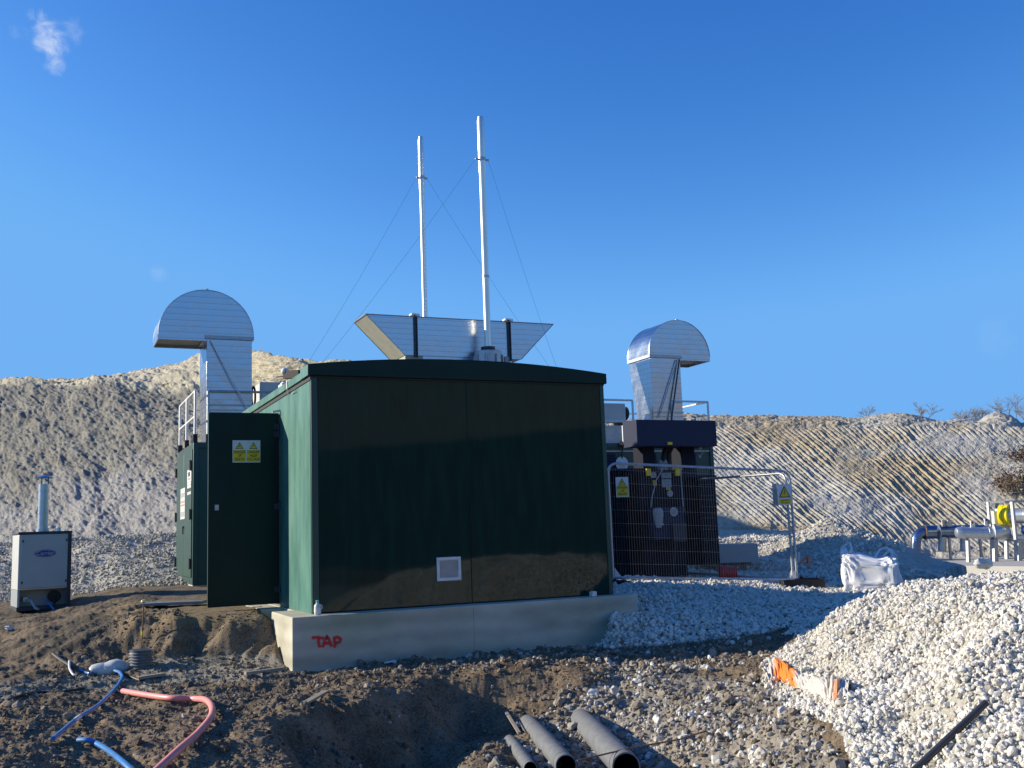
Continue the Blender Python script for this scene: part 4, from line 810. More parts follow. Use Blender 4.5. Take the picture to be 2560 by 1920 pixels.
# ---- condenser units on the roof
def condenser(x0, x1, y0, y1, z0, z1, label):
    t = thing('condenser_unit', ((x0+x1)/2, (y0+y1)/2, z0), label, 'air conditioner', 'condenser units on the container roof')
    MB().box(x0, x1, y0, y1, z0+.08, z1).build('casing', 'offwhite', t, bevel=.012)
    for u in (x0+.08, x1-.14): MB().box(u, u+.06, y0+.02, y1-.02, z0+.001, z0+.079).build('foot', 'black', t)
    MB().tube([(x1+.002, (y0+y1)/2, (z0+z1)/2+.04), (x1+.11, (y0+y1)/2, (z0+z1)/2+.04)], min(y1-y0, z1-z0)*.44, 20).build('fan_cowl', 'black', t)
q0 = onY(558, 860, 9.0); q1 = onY(574, 829, 9.0)
condenser(q0[0], q0[0]+.42, 8.75, 9.65, CZ1, float(q1[2]), 'white condenser unit on the roof between the left duct and the kiosk roof')
q0 = onY(1303, 910, 8.45); q1 = onY(1349, 872, 8.45)
condenser(q0[0]-.35, q1[0], 8.42, 8.78, float(q0[2])-.09, float(q1[2]), 'pale condenser unit seen between the kiosk roof and the right duct')
MB().box(q0[0]-.3, q1[0]-.1, 8.45, 8.75, CZ1+.001, float(q0[2])-.092).build('roof_frame', 'steel', None, label='low steel frame carrying the pale condenser unit on the container roof', cat='frame')
q = onY(*zf(420, 920, 4.61)(985, 330), 8.9); rg = MB().tube([q+np.array([.10*math.cos(a)*.35, .0, .2*math.sin(a)]) for a in np.linspace(0, 2*math.pi, 20)], .022, 6, caps=False); rg.tube([q+np.array([0, 0, -.2]), (q[0], q[1], CZ1)], .02, 6); rg.build('hose_loop', 'black', None, label='black hose loop standing beside the left duct on the roof', cat='hose')

# ---- transformer
Yt = 5.2
def FT(zx, zy, Y=Yt): return onY(*Z3(zx, zy), Y)
t = thing('transformer', FT(440, 1500), 'dark grey-blue finned transformer with box canopy behind the mesh fence', 'transformer')
gzb = -.12
def fb(b, x0, y0, x1, y1, Y=Yt, dep=.3, mi=0, out=0.):
    a = FT(x0, y1, Y); c_ = FT(x1, y0, Y); return b.box(a[0], c_[0], Y-out, Y+dep, a[2], c_[2], mi)
fb(MB(), 292, 636, 719, 775, Yt-.30, .50).build('canopy', 'navy', t, bevel=.008)
a = FT(330, 1500); b_ = FT(535, 905); tank_x0, tank_x1 = a[0], b_[0]
MB().box(a[0], b_[0], Yt, Yt+.75, gzb, b_[2]).build('tank', 'tank_dark', t, bevel=.01)
for (x0, x1, y1, yb) in ((157, 322, 905, 1500), (545, 722, 942, 1432)):
    A = FT(x0, yb); B = FT(x1, y1); b = MB(); n = 16
    b.box(A[0], B[0], Yt+.32, Yt+.75, A[2], B[2])
    for i in range(n):
        x = A[0]+(B[0]-A[0])*(i+.5)/n; b.box(x-.008, x+.008, Yt+.02, Yt+.32, A[2]+.01, B[2]-.01)
    b.build('cooling_fins', 'tank_dark', t); MB().box(A[0]-.01, B[0]+.01, Yt+.0, Yt+.34, B[2]-.008, B[2]+.03).build('fin_header', 'tank_dark', t)
for (x0, x1) in ((325, 382), (537, 600)): fb(MB(), x0, 772, x1, 905, Yt, .35).build('canopy_post', 'tank_dark', t)
fb(MB(), 385, 1105, 545, 1290, Yt-.22, .21).build('control_box', 'navy', t, bevel=.01)
fb(MB(), 490, 1195, 558, 1298, Yt-.30, .07).build('terminal_box', 'darksteel', t, bevel=.006)
fb(MB(), 320, 1290, 560, 1310, Yt-.12, .1).build('ledge', 'tank_dark', t)
for i, (x0, y0, x1, y1, mi) in enumerate(((425, 921, 475, 950, 0), (428, 955, 475, 1000, 0), (366, 918, 394, 948, 0), (378, 962, 396, 990, 1), (450, 1001, 472, 1014, 1))):
    b = fb(MB(), x0, y0, x1, y1, Yt-.012, .01, mi)
    for k_ in range(5 if i < 2 else 2): fb(b, x0+4, y0+4+k_*(y1-y0-6)/(5 if i < 2 else 2), x1-4-4*(k_ % 3)*(x1-x0)/50, y0+5.8+k_*(y1-y0-6)/(5 if i < 2 else 2), Yt-.0135, .002, 2)
    b.build('rating_plate', ['labelgrey', 'yellow', 'darksteel'], t)
fb(MB(), 458, 753, 482, 768, Yt-.312, .010).build('canopy_label', 'yellow', t)
for (x0, x1) in ((343, 366), (502, 525)): fb(MB(), x0, 898, x1, 938, Yt-.06, .05).build('lifting_bracket', 'yellow', t, bevel=.01)
for x, y, r_ in ((491, 1134, .085), (471, 1034, .06)):
    p = FT(x, y, Yt-.24); MB().tube([p, p+np.array([0, .03, 0])], r_, 20).tube([p+np.array([0, -.003, 0]), p], r_*.85, 20, 1).build('gauge', ['steel', 'labelgrey'], t)
    MB().bar(p+np.array([-r_*.4, -.008, -r_*.3]), p+np.array([r_*.4, -.008, r_*.3]), .008, .004).build('gauge_needle', 'signblack', t)
p = FT(405, 1165, Yt-.26); MB().tube([p+np.array([0, 0, z]) for z in (-.19, -.10, .08, .16, .18)], [.05, .075, .10, .085, .05], 18).build('breather', 'labelgrey', t)
p = FT(413, 1203, Yt-.26); MB().box(p[0]-.07, p[0]+.07, p[1]-.02, p[1], p[2]-.01, p[2]+.015).build('drip_tray', 'white', t)
MB().tube([FT(x, y, Yt-.05) for x, y in ((445, 850), (430, 900), (395, 960), (372, 1050), (362, 1140), (370, 1210), (400, 1250), (440, 1240))], .012, 6).build('cable', 'labelgrey', t)
MB().tube([FT(x, y, Yt-.05) for x, y in ((528, 900), (532, 980), (540, 1080), (545, 1130))], .012, 6).build('cable', 'labelgrey', t)
MB().tube([FT(x, y, Yt-.30) for x, y in ((500, 1300), (492, 1380), (488, 1480))], .018, 6).build('cable', 'black', t)
for x in (416, 440): p = FT(x, 880, Yt+.1); MB().tube([p+np.array([0, 0, z]) for z in (-.12, -.05, -.04, .02, .03, .1)], [.05, .05, .07, .05, .07, .04], 14).build('bushing', 'labelgrey', t)
p = FT(455, 800, Yt+.1); MB().tube([FT(430, 860, Yt+.1), FT(440, 800, Yt+.1), FT(470, 775, Yt+.1)], .05, 10).tube([FT(462, 870, Yt+.1), FT(462, 815, Yt+.1), FT(480, 775, Yt+.1)], .05, 10).build('cable', 'black', t)
for x, y in ((633, 785), (630, 832)): p = FT(x, y, Yt-.1); MB().ball(p, .035, 6).bar(p, p+np.array([.15, 0, .12]), .012).build('fastener', 'labelgrey', t)
fb(MB(), 335, 1500, 775, 1560, Yt-.1, 1.0).build('base_block', 'concrete', t)
# round notice and amber beacon on the container face
p = onY(*Z3(207, 871), CY0-.01); t = thing('round_notice', p, 'round white notice disc hanging left of the transformer above the fence rail', 'sign')
MB().tube([p+np.array([0, -.006, 0]), p+np.array([0, .004, 0])], .155, 28).build('disc', 'white', t)
b = MB()
for i in range(5): b.box(p[0]-.09, p[0]+.09-.02*(i % 2), p[1]-.0085, p[1]-.0065, p[2]-.02-.025*i, p[2]-.012-.025*i)
b.build('print', 'labelgrey', t)
p = onY(*Z3(205, 760), CY0-.04); t = thing('beacon', p, 'small amber beacon with a black hanging lead on the green container face', 'lamp')
MB().tube([p+np.array([0, 0, z]) for z in (-.04, -.03, .03, .05)], [.045, .05, .045, .02], 14).build('lens', 'orange', t); MB().tube([p+np.array([0, 0, -.04]), p+np.array([.02, 0, -.15]), p+np.array([-.01, 0, -.25]), p+np.array([.01, .02, -.33])], .014, 6).build('lead', 'black', t)
MB().box(p[0]-.06, p[0]+.06, p[1]-.01, p[1]+.04, p[2]-.07, p[2]-.041).build('base', 'black', t)

# ---- mesh fence panels
def fence_panel(A, B, h, label, wires=True, tilt=0):
    A = np.array(A, float); B = np.array(B, float); d = B-A; Ln = np.linalg.norm(d[:2]); up = np.array([0, 0, 1.]); r0 = .16
    P = lambda u, v: A+d*(u/Ln)+up*v
    t = thing('mesh_barrier', (A+B)/2, label, 'fence', 'temporary mesh fence panels')
    c_ = []
    for cu, cv, a0 in ((r0, h-r0, 180), (Ln-r0, h-r0, 90)):
        for k_ in range(7): a = math.radians(a0-15*k_); c_.append(P(cu+r0*math.cos(a), cv+r0*math.sin(a)))
    MB().tube([P(0, .03)]+c_+[P(Ln, -.02)], .0215, 12).build('frame', 'steel', t)
    MB().tube([P(.02, .08), P(Ln-.02, .08)], .02, 10).build('bottom_rail', 'steel', t)
    if wires:
        b = MB(); n = int(Ln/.045)
        for i in range(1, n):
            u = Ln*i/n; b.tube([P(u, .08), P(u, h-.01 if r0 < u < Ln-r0 else h-.07)],   .0009, 4, caps=False)
        for i in range(1, 9):
            v = .08+(h-.1)*i/8.4; b.tube([P(.01, v), P(Ln-.01, v)], .0012, 4, caps=False)
        b.build('mesh_infill', 'steel', t)
    g = MB()
    for u in (.03, Ln-.14): g.poly([P(u, .1), P(u+.11, .1), P(u if u < 1 else u+.11, .24)])
    g.build('corner_gusset', 'rail', t)
    return P, Ln, d/Ln
A1 = onD(1325, 1258, 17.0); B1 = onD(1723, 1262, 18.0); h1 = float(onD(1317, 1000, 17.0)[2]-A1[2])
P1, L1, d1 = fence_panel(A1, B1, h1, 'galvanised mesh fence panel standing in front of the transformer')
zt2 = B1[2]+h1; E2 = onz(1545, 1033, zt2); B2 = B1+np.array([-.04, .06, .0]); dv = E2[:2]-B2[:2]; dv /= np.linalg.norm(dv)
A2 = np.array([B2[0]+dv[0]*3.3, B2[1]+dv[1]*3.3, B2[2]+.05]); fence_panel(A2, B2, h1-.03, 'second mesh fence panel running back at an angle from the right fence post')
def fence_foot(p, dirv, label, L=.72):
    dirv = np.array([dirv[0], dirv[1], 0.]); dirv /= np.linalg.norm(dirv); n_ = np.array([-dirv[1], dirv[0], 0]); p = np.array(p, float); z = gz(p[0], p[1])
    t = thing('rubber_base', (p[0], p[1], z), label, 'fence foot', 'rubber feet under the fence posts')
    MB().obox((p[0], p[1], z+.075), dirv*L/2, n_*.12, (0, 0, .07)).obox((p[0], p[1], z+.15), dirv*L/2.6, n_*.07, (0, 0, .012)).build('block', 'black', t, bevel=.015)
    MB().tube([(p[0], p[1], z+.15), (p[0], p[1], z+.19)], .035, 12).build('collar', 'black', t)
fence_foot(B1+np.array([.10, 0, 0]), RH*.95+DH*.05, 'black rubber fence foot under the right fence post'); fence_foot(A1+np.array([.02, 0, 0]), -DH*.4+RH, 'black rubber fence foot beside the kiosk corner', .5)
p = onY(*Z3(500, 1540), 4.2); 
def fence_sign(x0, y0, x1, y1, kind, label, out=-.03):
    """sign hung on panel 1: pixel box in the Z3 zoom"""
    r0 = ray(*Z3(x0, y1)); n_ = np.array([d1[1], -d1[0], 0]); n_ /= np.linalg.norm(n_); base = A1+n_*.03
    def hit(x, y): r = ray(*Z3(x, y)); return CAM+r*(((base-CAM)@n_)/(r@n_))
    a = hit(x0, y1); c_ = hit(x1, y0); xd = np.array([d1[0], d1[1], 0.]); xd /= np.linalg.norm(xd); w_ = (c_-a)@xd; h = hit(x0, y0)[2]-a[2]; up = np.array([0, 0, 1.]); e = n_*.0012
    Q = lambda u, v, k: a+xd*w_*u+up*h*v+n_*.0012*k
    b = MB().obox(a+xd*w_/2+up*h/2, xd*w_/2, n_*.002, up*h/2, 0)
    def rect(u0, u1, v0, v1, mi, k=3): b.poly([Q(u0, v0, k), Q(u1, v0, k), Q(u1, v1, k), Q(u0, v1, k)], mi)
    if kind == 'death':
        rect(.05, .95, .03, .56, 1); tri_sign(b, Q(.5, .765, 3), xd, up, w_*.62, 1, 2, n_, bolt=False)
        for j, tx in enumerate(('DANGER', 'OF', 'DEATH')): b.text(tx, h*.17, Q(.5, .42-.16*j, 4.5), xd, up, 2, bold=.012, xs=.85)
    elif kind == 'volt':
        rect(.06, .94, .04, .27, 1); tri_sign(b, Q(.5, .64, 3), xd, up, w_*.84, 1, 2, n_, bolt=True)
        b.text('CAUTION', h*.10, Q(.5, .18, 4.5), xd, up, 2, bold=.01); b.text('High voltage', h*.085, Q(.5, .075, 4.5), xd, up, 2)
    else: rect(.15, .85, .1, .75, 3)
    o = b.build('hazard_sign', ['white', 'yellow', 'signblack', 'labelgrey'], None, label=label, cat='sign', group='signs hung on the mesh fence'); return o
fence_sign(177, 945, 240, 1055, 'death', 'white and yellow DANGER OF DEATH sign on the left of the fence panel')
fence_sign(1060, 984, 1128, 1097, 'volt', 'sign with a lightning triangle above CAUTION High voltage near the right fence post')
pz = ray(*Z3(1046, 1040)); p = onD(*Z3(1046, 1040), 18.1); MB().obox(p, RH*.055+DH*.02, DH*.003, (0, 0, .19)).box(p[0]-.06, p[0]+.05, p[1]-.012, p[1]-.004, p[2]+.14, p[2]+.19).build('notice_board', 'boiler', None, label='back of a grey notice hung just behind the lightning sign', cat='sign', group='signs hung on the mesh fence')

# ---- boiler unit on the left
zb0 = -.16; FLp = onz(36.5, 1321, zb0); FRp = onz(151, 1313.5, zb0); xd = FRp-FLp; Wb = np.linalg.norm(xd); xd /= Wb; yd = np.array([-xd[1], xd[0], 0]); 
if yd@DH < 0: yd = -yd
up = np.array([0, 0, 1.]); Hb = float(onD(42.7, 1153.4, float((FLp-CAM)@DH))[2]-zb0); Db = .85
t = thing('boiler_unit', FLp+xd*Wb/2+yd*Db/2, 'grey cabinet boiler with a blue oval badge and a steel flue on the left bank', 'boiler')
BO = lambda u, v, z: FLp+xd*u+yd*v+up*z
def bb(b, u0, u1, v0, v1, z0, z1, mi=0): return b.obox(BO((u0+u1)/2, (v0+v1)/2, (z0+z1)/2), xd*(u1-u0)/2, yd*(v1-v0)/2, up*(z1-z0)/2, mi)
bb(MB(), 0, Wb, .02, Db, .33, Hb-.012).build('casing', 'offwhite', t, bevel=.01)
b = MB(); bb(b, 0, .03, .02, Db, .06, .329); bb(b, Wb-.03, Wb, .02, Db, .06, .329); bb(b, .03, Wb-.03, .30, Db, .06, .329); b.build('lower_casing', 'boiler', t)
bb(MB(), -.015, Wb+.015, .0, Db+.02, Hb-.01, Hb+.03).build('top_cover', 'darksteel', t, bevel=.006)
bb(MB(), -.01, Wb+.01, .0, Db+.02, 0.0, .06).build('skid', 'darksteel', t)
fp = bb(MB(), .035, Wb-.055, -.004, .018, .36, Hb-.035).build('front_panel', 'boiler', t, bevel=.005)
bb(MB(), Wb-.05, Wb+.004, -.006, .02, .06, Hb-.012).build('corner_post', 'darksteel', t)
for u, z in ((.06, .45), (.06, Hb-.12), (Wb-.075, .45), (Wb-.075, Hb-.12)): bb(MB(), u-.012, u+.012, -.012, -.0045, z-.02, z+.02).build('latch', 'darksteel', fp)
cb = BO(Wb*.50, -.005, Hb*.735); n = 32
b = MB().add([cb+xd*.165*math.cos(2*math.pi*i/n)+up*.062*math.sin(2*math.pi*i/n) for i in range(n)], [tuple(range(n))], 0)
b.add([cb-yd*.001+xd*.155*math.cos(2*math.pi*i/n)+up*.053*math.sin(2*math.pi*i/n) for i in range(n)], [tuple(range(n))], 1)
b.add([cb-yd*.002+xd*.148*math.cos(2*math.pi*i/n)+up*.047*math.sin(2*math.pi*i/n) for i in range(n)], [tuple(range(n))], 0)
b.text('Carrier', .088, cb-yd*.003-up*.026, xd, up, 1, bold=.012); b.build('oval_badge', ['bluelogo', 'boiler'], fp, label='blue oval badge reading Carrier')
bb(MB(), .10, .17, .10, .29, .14, .21).build('pipe_stub', 'white', t)
MB().tube([BO(.135, .08, .17), BO(.20, .0, .16), BO(.26, -.06, .04), BO(.30, -.12, .02)], .022, 8).build('drain_hose', 'labelgrey', t)
p_ = BO(Wb-.22, .2, .20); MB().tube([p_, p_-yd*.08], .10, 16).tube([p_-yd*.08, p_-yd*.09-up*.12], .02, 8).build('fan_port', 'black', t)
MB().tube([BO(.44, .1, .14), BO(.48, -.03, .08), BO(.54, -.12, -.01)], .016, 8).build('water_hose', 'blue', t)
fc = BO(Wb*.52, Db*.55, Hb+.03)
fl = MB().tube([fc, fc+up*.06, fc+up*.061, fc+up*.80], [.10, .10, .082, .082], 22).build('flue', 'pipe_galv', t)
for z in (.30, .68): MB().tube([fc+up*z, fc+up*(z+.03)], .088, 22).build('joint_band', 'pipe_galv', fl)
cw = MB()
for a in range(3): an = a*2.1; cw.bar(fc+up*.78+np.array([.07*math.cos(an), .07*math.sin(an), 0]), fc+up*.90+np.array([.07*math.cos(an), .07*math.sin(an), 0]), .02, .006)
cw.tube([fc+up*z for z in (.895, .90, .93, .955)], [.15, .155, .09, .01], 22); cw.build('cowl', 'pipe_blue', fl)  # blue metal paints the sky's reflection onto the grey cowl
p_ = BO(Wb*.80, .25, Hb+.03); MB().tube([p_, p_+up*.05, p_+up*.06], [.035, .03, .02], 12).build('top_knob', 'pipe_galv', t)

# ---- foreground pipes
def buried_pipe(far, near, zf_, zn, r, label, extend=.35):
    a = onz(*far, zf_); b = onz(*near, zn); d = (a-b)/np.linalg.norm(a-b); a2 = a+d*extend; 
    t = thing('duct_pipe', b, label, 'pipe', 'grey duct pipes lying in the trench')
    mid = [a2-np.array([0, 0, .10]), a+np.array([0, 0, -.012]), a*.66+b*.34, a*.33+b*.67, b]
    bb_ = MB(); bb_.tube(mid, r, 26, 0, caps=False); bb_.tube([b+(a-b)*.22, b], r*.90, 26, 1, caps=False)
    x = np.cross(d, (0, 0, 1.)); x /= np.linalg.norm(x); y = np.cross(d, x); n = 26
    vs = [b+q*(math.cos(2*math.pi*j/n)*x+math.sin(2*math.pi*j/n)*y) for q in (r, r*.90) for j in range(n)]
    bb_.add(vs, [(j, (j+1) % n, n+(j+1) % n, n+j) for j in range(n)], 0)
    bb_.tube([b+(a-b)*.05, b+(a-b)*.056], r*1.004, 26, 1, caps=False)
    bb_.build('barrel', ['duct_grey', 'black'], t); return a, b
buried_pipe((1101, 1597), (1146, 1660), -.99, -.95, .052, 'thin grey duct pipe, leftmost and smallest in the trench')
pa, pb = buried_pipe((1140, 1560), (1223, 1654), -.97, -.93, .082, 'middle grey duct pipe in the trench with a chipped mouth')
pc, pd_ = buried_pipe((1255, 1553), (1353, 1657), -.96, -.90, .106, 'fat grey duct pipe, rightmost in the trench')
r0 = onz(1247, 1643, -.82); r1 = onz(1469, 1597, -.80); r2 = onz(1525, 1579, -.78)
MB().tube([r0, r0*.5+r1*.5+np.array([0, 0, .01]), r1, r2], .0065, 7).build('iron_rod', 'rust', None, label='thin rusty iron rod lying across the mouths of the duct pipes', cat='rod')
a = ong(*Z7(1235, 880), .02); b_ = ong(*Z7(1300, 990), .03); MB().bar(a, b_, .03, .012).build('wood_lath', 'wood', None, label='short grey lath stuck in the stones at the head of the middle duct pipe', cat='stick')

def ground_hose(pts, r, conv, lift=None):
    P = [np.array(ong(*conv(x, y))) for x, y in pts]
    for i, p in enumerate(P): p[2] += r*.75+(lift[i] if lift else 0)
    # smooth through the points
    out = []
    for i in range(len(P)-1):
        p0, p1, p2, p3 = P[max(i-1, 0)], P[i], P[i+1], P[min(i+2, len(P)-1)]
        for k_ in range(8):
            s = k_/8; out.append(.5*((2*p1)+(-p0+p2)*s+(2*p0-5*p1+4*p2-p3)*s*s+(-p0+3*p1-3*p2+p3)*s**3))
    return out+[P[-1]]
H_ = ground_hose([(622, 1297), (700, 1306), (850, 1326), (980, 1334), (1040, 1348), (1072, 1385), (1065, 1440), (1000, 1515), (905, 1605), (800, 1700), (700, 1790)], .026, Z1, [.03, .02, .015, .02, .03, .03, .03, .02, .02, .02, .02])
t = thing('salmon_duct', H_[30], 'salmon pink flexible duct bent sharply on the soil', 'hose')
MB().tube(H_, .026, 14).build('tube', 'pink', t); MB().tube([H_[0]-(H_[1]-H_[0])*.05, H_[0]], .021, 12).build('open_end', 'black', t)
H_ = ground_hose([(580, 1184), (605, 1192), (618, 1215), (605, 1245), (560, 1300), (490, 1368), (392, 1434), (330, 1485), (268, 1537)], .017, Z1, [.02]*9)
t = thing('blue_water_pipe', H_[20], 'blue water pipe curving from the sack down to the lower left', 'hose', 'blue water pipes')
MB().tube(H_, .017, 10).build('tube', 'blue', t); MB().tube(H_[47:51], .021, 10).build('joint', 'white', t)
H_ = ground_hose([(400, 1182), (425, 1190), (452, 1196), (470, 1192)], .015, Z1, [.02]*4); MB().tube(H_, .015, 10).build('blue_water_pipe', 'blue', None, label='short piece of blue water pipe at the left end of the sack', cat='hose', group='blue water pipes')
H_ = ground_hose([(395, 1551), (440, 1553), (485, 1568), (545, 1605), (620, 1665), (700, 1740)], .019, Z1, [.03]*6); MB().tube(H_, .019, 10).build('blue_water_pipe', 'blue', None, label='nearest blue water pipe emerging from the soil at the bottom edge', cat='hose', group='blue water pipes')
H_ = ground_hose([(268, 1100), (310, 1130), (355, 1160), (372, 1190), (395, 1210)], .020, Z1, [.02]*5); MB().tube(H_, .02, 10).build('black_pipe', 'black', None, label='black pipe end poking out of the soil left of the sack', cat='hose')
H_ = ground_hose([(350, 1150), (352, 1180), (370, 1200), (392, 1206)], .012, Z1, [.06, .04, .02, .02]); MB().tube(H_, .012, 8).build('white_strap', 'white', None, label='thin white curved strap beside the black pipe end', cat='strap')
H_ = ground_hose([(0, 1338), (110, 1300), (200, 1282), (330, 1277), (420, 1262)], .012, Z1, [.0]*5); MB().tube(H_, .012, 8).build('black_cable', 'black', None, label='thin black cable trailing over the grey clay at the left', cat='cable')
H_ = ground_hose([(600, 1180), (650, 1200), (710, 1222)], .016, Z1, [.0]*3); MB().tube(H_, .016, 8).build('black_cable', 'black', None, label='short black cable end right of the sack', cat='cable')
# sack
a = ong(*Z1(465, 1190)); b_ = ong(*Z1(655, 1158)); n = 14; P_ = [a*(1-i/n)+b_*i/n+np.array([0, 0, .035+.02*math.sin(i*.9)]) for i in range(n+1)]
b = MB().tube(P_, [.035+.075*math.sin(math.pi*min(1, max(0, (i+.8)/(n+1.6))))**.6+.006*math.sin(i*2.3) for i in range(n+1)], 16)
b.v = [(x, y, gz(x, y)+(z-gz(x, y))*.75+.01) for x, y, z in b.v]; b.build('rolled_sack', 'offwhite', None, label='pale rolled sack lying before the ribbed pipe stub', cat='sack')
# ribbed stub
p = ong(*Z1(713, 1148)); n = 40; zz = np.linspace(0, .20, n); rs = [.118+.012*math.sin(i/n*math.pi*2*6.5) for i in range(n)]
t = thing('ribbed_pipe_stub', p, 'short black ribbed pipe stub standing upright on the trench floor', 'pipe')
MB().tube([p+np.array([0, 0, z-.02]) for z in zz], rs, 28, caps=False).tube([p+np.array([0, 0, .18]), p+np.array([0, 0, .02])], .10, 24, 1).add([p+np.array([q*math.cos(2*math.pi*j/28), q*math.sin(2*math.pi*j/28), .18]) for q in (.117, .10) for j in range(28)], [(j, (j+1) % 28, 28+(j+1) % 28, 28+j) for j in range(28)]).build('ribbed_wall', ['duct_grey', 'black'], t)
p = ong(*Z1(715, 1060)); q = p+np.array([0, 0, .56]); qd = float((p-CAM)@DH)
q = onD(*Z1(727, 825), qd); t = thing('marker_pin', p, 'thin rusty marker pin with pale yellow cap in front of the soil step', 'marker')
MB().tube([p-np.array([0, 0, .05]), q], .007, 8).build('pin', 'rust', t); MB().tube([q, q+np.array([0, 0, .012]), q+np.array([0, 0, .035]), q+np.array([0, 0, .04])], [.015, .033, .028, .01], 14).build('cap', 'cap', t)
m_ = p*.62+q*.38; MB().tube([p*.70+q*.30, m_], .013, 8).build('tape', 'bright_yellow', t)
# planks and scraps
a = ong(*Z1(1240, 1200), .03); b_ = ong(*Z1(1440, 1182), .05); MB().bar(a, b_, .05, .03).build('timber_strip', 'wood', None, bevel=.003, label='pale timber strip lying against the foot of the plinth', cat='timber')
a = ong(*Z7(240, 845), .03); b_ = ong(*Z7(345, 790), .04); MB().bar(a, b_, .06, .018).build('timber_strip', 'wood', None, bevel=.002, label='short weathered lath on the soil left of the trench', cat='timber')
a = ong(*Z1(700, 1222), .03); b_ = ong(*Z1(830, 1200), .03); MB().bar(a, b_, .07, .03).build('timber_strip', 'wood', None, bevel=.003, label='muddy lath on the grey clay below the ribbed pipe stub', cat='timber')
p = ong(*Z7(662, 632), .02); MB().obox(p, RH*.06+np.array([0, 0, .01]), DH*.03, (0, 0, .008)).obox(p+RH*.05, RH*.02, DH*.02, (0, 0, .015)).build('paper_scrap', 'white', None, label='white scrap of plastic at the foot of the plinth front', cat='scrap')
p = ong(*Z1(45, 965), .03); b = MB().ball(p, .05, 6, sc=(1.2, .8, .7)); b.v = [tuple(np.array(v)+RNG.normal(0, .008, 3)) for v in b.v]; b.build('plastic_scrap', 'white', None, label='crumpled white plastic scrap on the soil at the far left', cat='scrap')
# dark bar on the gravel heap
a = ong(*Z6(1962, 1088), .085); b_ = ong(*Z6(1640, 1380), .075); d = b_-a; b_ = b_+d*.6; b_[2] = a[2]+(b_[2]-a[2])
MB().tube([a, b_], .021, 12).build('dark_bar', 'darksteel', None, label='dark steel bar lying on the white gravel heap at the lower right', cat='bar')
# empty crumpled paper sack, orange one end
def crumpled():
    top = [(400, 775), (440, 770), (478, 722), (555, 735), (650, 800), (760, 835), (870, 838), (940, 850), (1020, 885)]
    bot = [(440, 850), (480, 895), (520, 850), (570, 872), (620, 900), (740, 945), (850, 1003), (905, 1005), (990, 960)]
    nu, nv = 64, 18; V, uvn = [], []
    tt = np.linspace(0, 1, nu)*(len(top)-1)
    for i, s in enumerate(tt):
        k_ = min(int(s), len(top)-2); f = s-k_
        a = ong(*Z6(*(np.array(top[k_])*(1-f)+np.array(top[k_+1])*f))); b = ong(*Z6(*(np.array(bot[k_])*(1-f)+np.array(bot[k_+1])*f)))
        hgt = .03+.075*math.exp(-((s-2.2)/1.0)**2)+.03*math.exp(-((s-6.8)/1.2)**2)
        for j in range(nv):
            v = j/(nv-1); p = a*(1-v)+b*v; w_ = math.sin(math.pi*min(1, v*1.05))
            cr = np.abs(fbm(np.array(s*2.1+v*.8), np.array(v*2.6+s*.5), 91, 3))
            p = p+np.array([0, 0, .02+hgt*w_+.075*float(cr)]); V.append(p)
    V = np.array(V); F = grid_faces(nu, nv)
    s_ = np.repeat(tt, nv); v_ = np.tile(np.linspace(0, 1, nv), nu)
    og = np.clip(1.9*np.exp(-((s_-2.6)/1.25)**2)*(.75+1.1*fbm(s_*1.6, v_*2.2, 93, 3))+.45*sstep(.15, .5, fbm(s_*2.3, v_*2, 94, 3))*(s_ > 3.5)+.7*np.exp(-((s_-7.)/.35)**2)*(v_ > .45), 0, 1)
    m, tr, bs = nm('sack_paper'); at = tr.nodes.new('ShaderNodeAttribute'); at.attribute_name = 'orange'; rp = tr.nodes.new('ShaderNodeValToRGB')
    rp.color_ramp.elements[0].color = (.56, .53, .47, 1); rp.color_ramp.elements[1].color = (.72, .20, .02, 1); rp.color_ramp.elements[0].position = .25; rp.color_ramp.elements[1].position = .75
    tr.links.new(at.outputs['Fac'], rp.inputs[0]); tr.links.new(rp.outputs[0], bs.inputs['Base Color']); setp(bs, 'Roughness', .6); M['sack'] = m
    o = npmesh('paper_sack', V, F, ['sack'], dict(orange=og), label='crumpled empty orange and white paper sack on the edge of the gravel', cat='sack')
    o.data.polygons.foreach_set('use_smooth', [False]*len(o.data.polygons))
    md = o.modifiers.new('thickness', 'SOLIDIFY'); md.thickness = .004
crumpled()

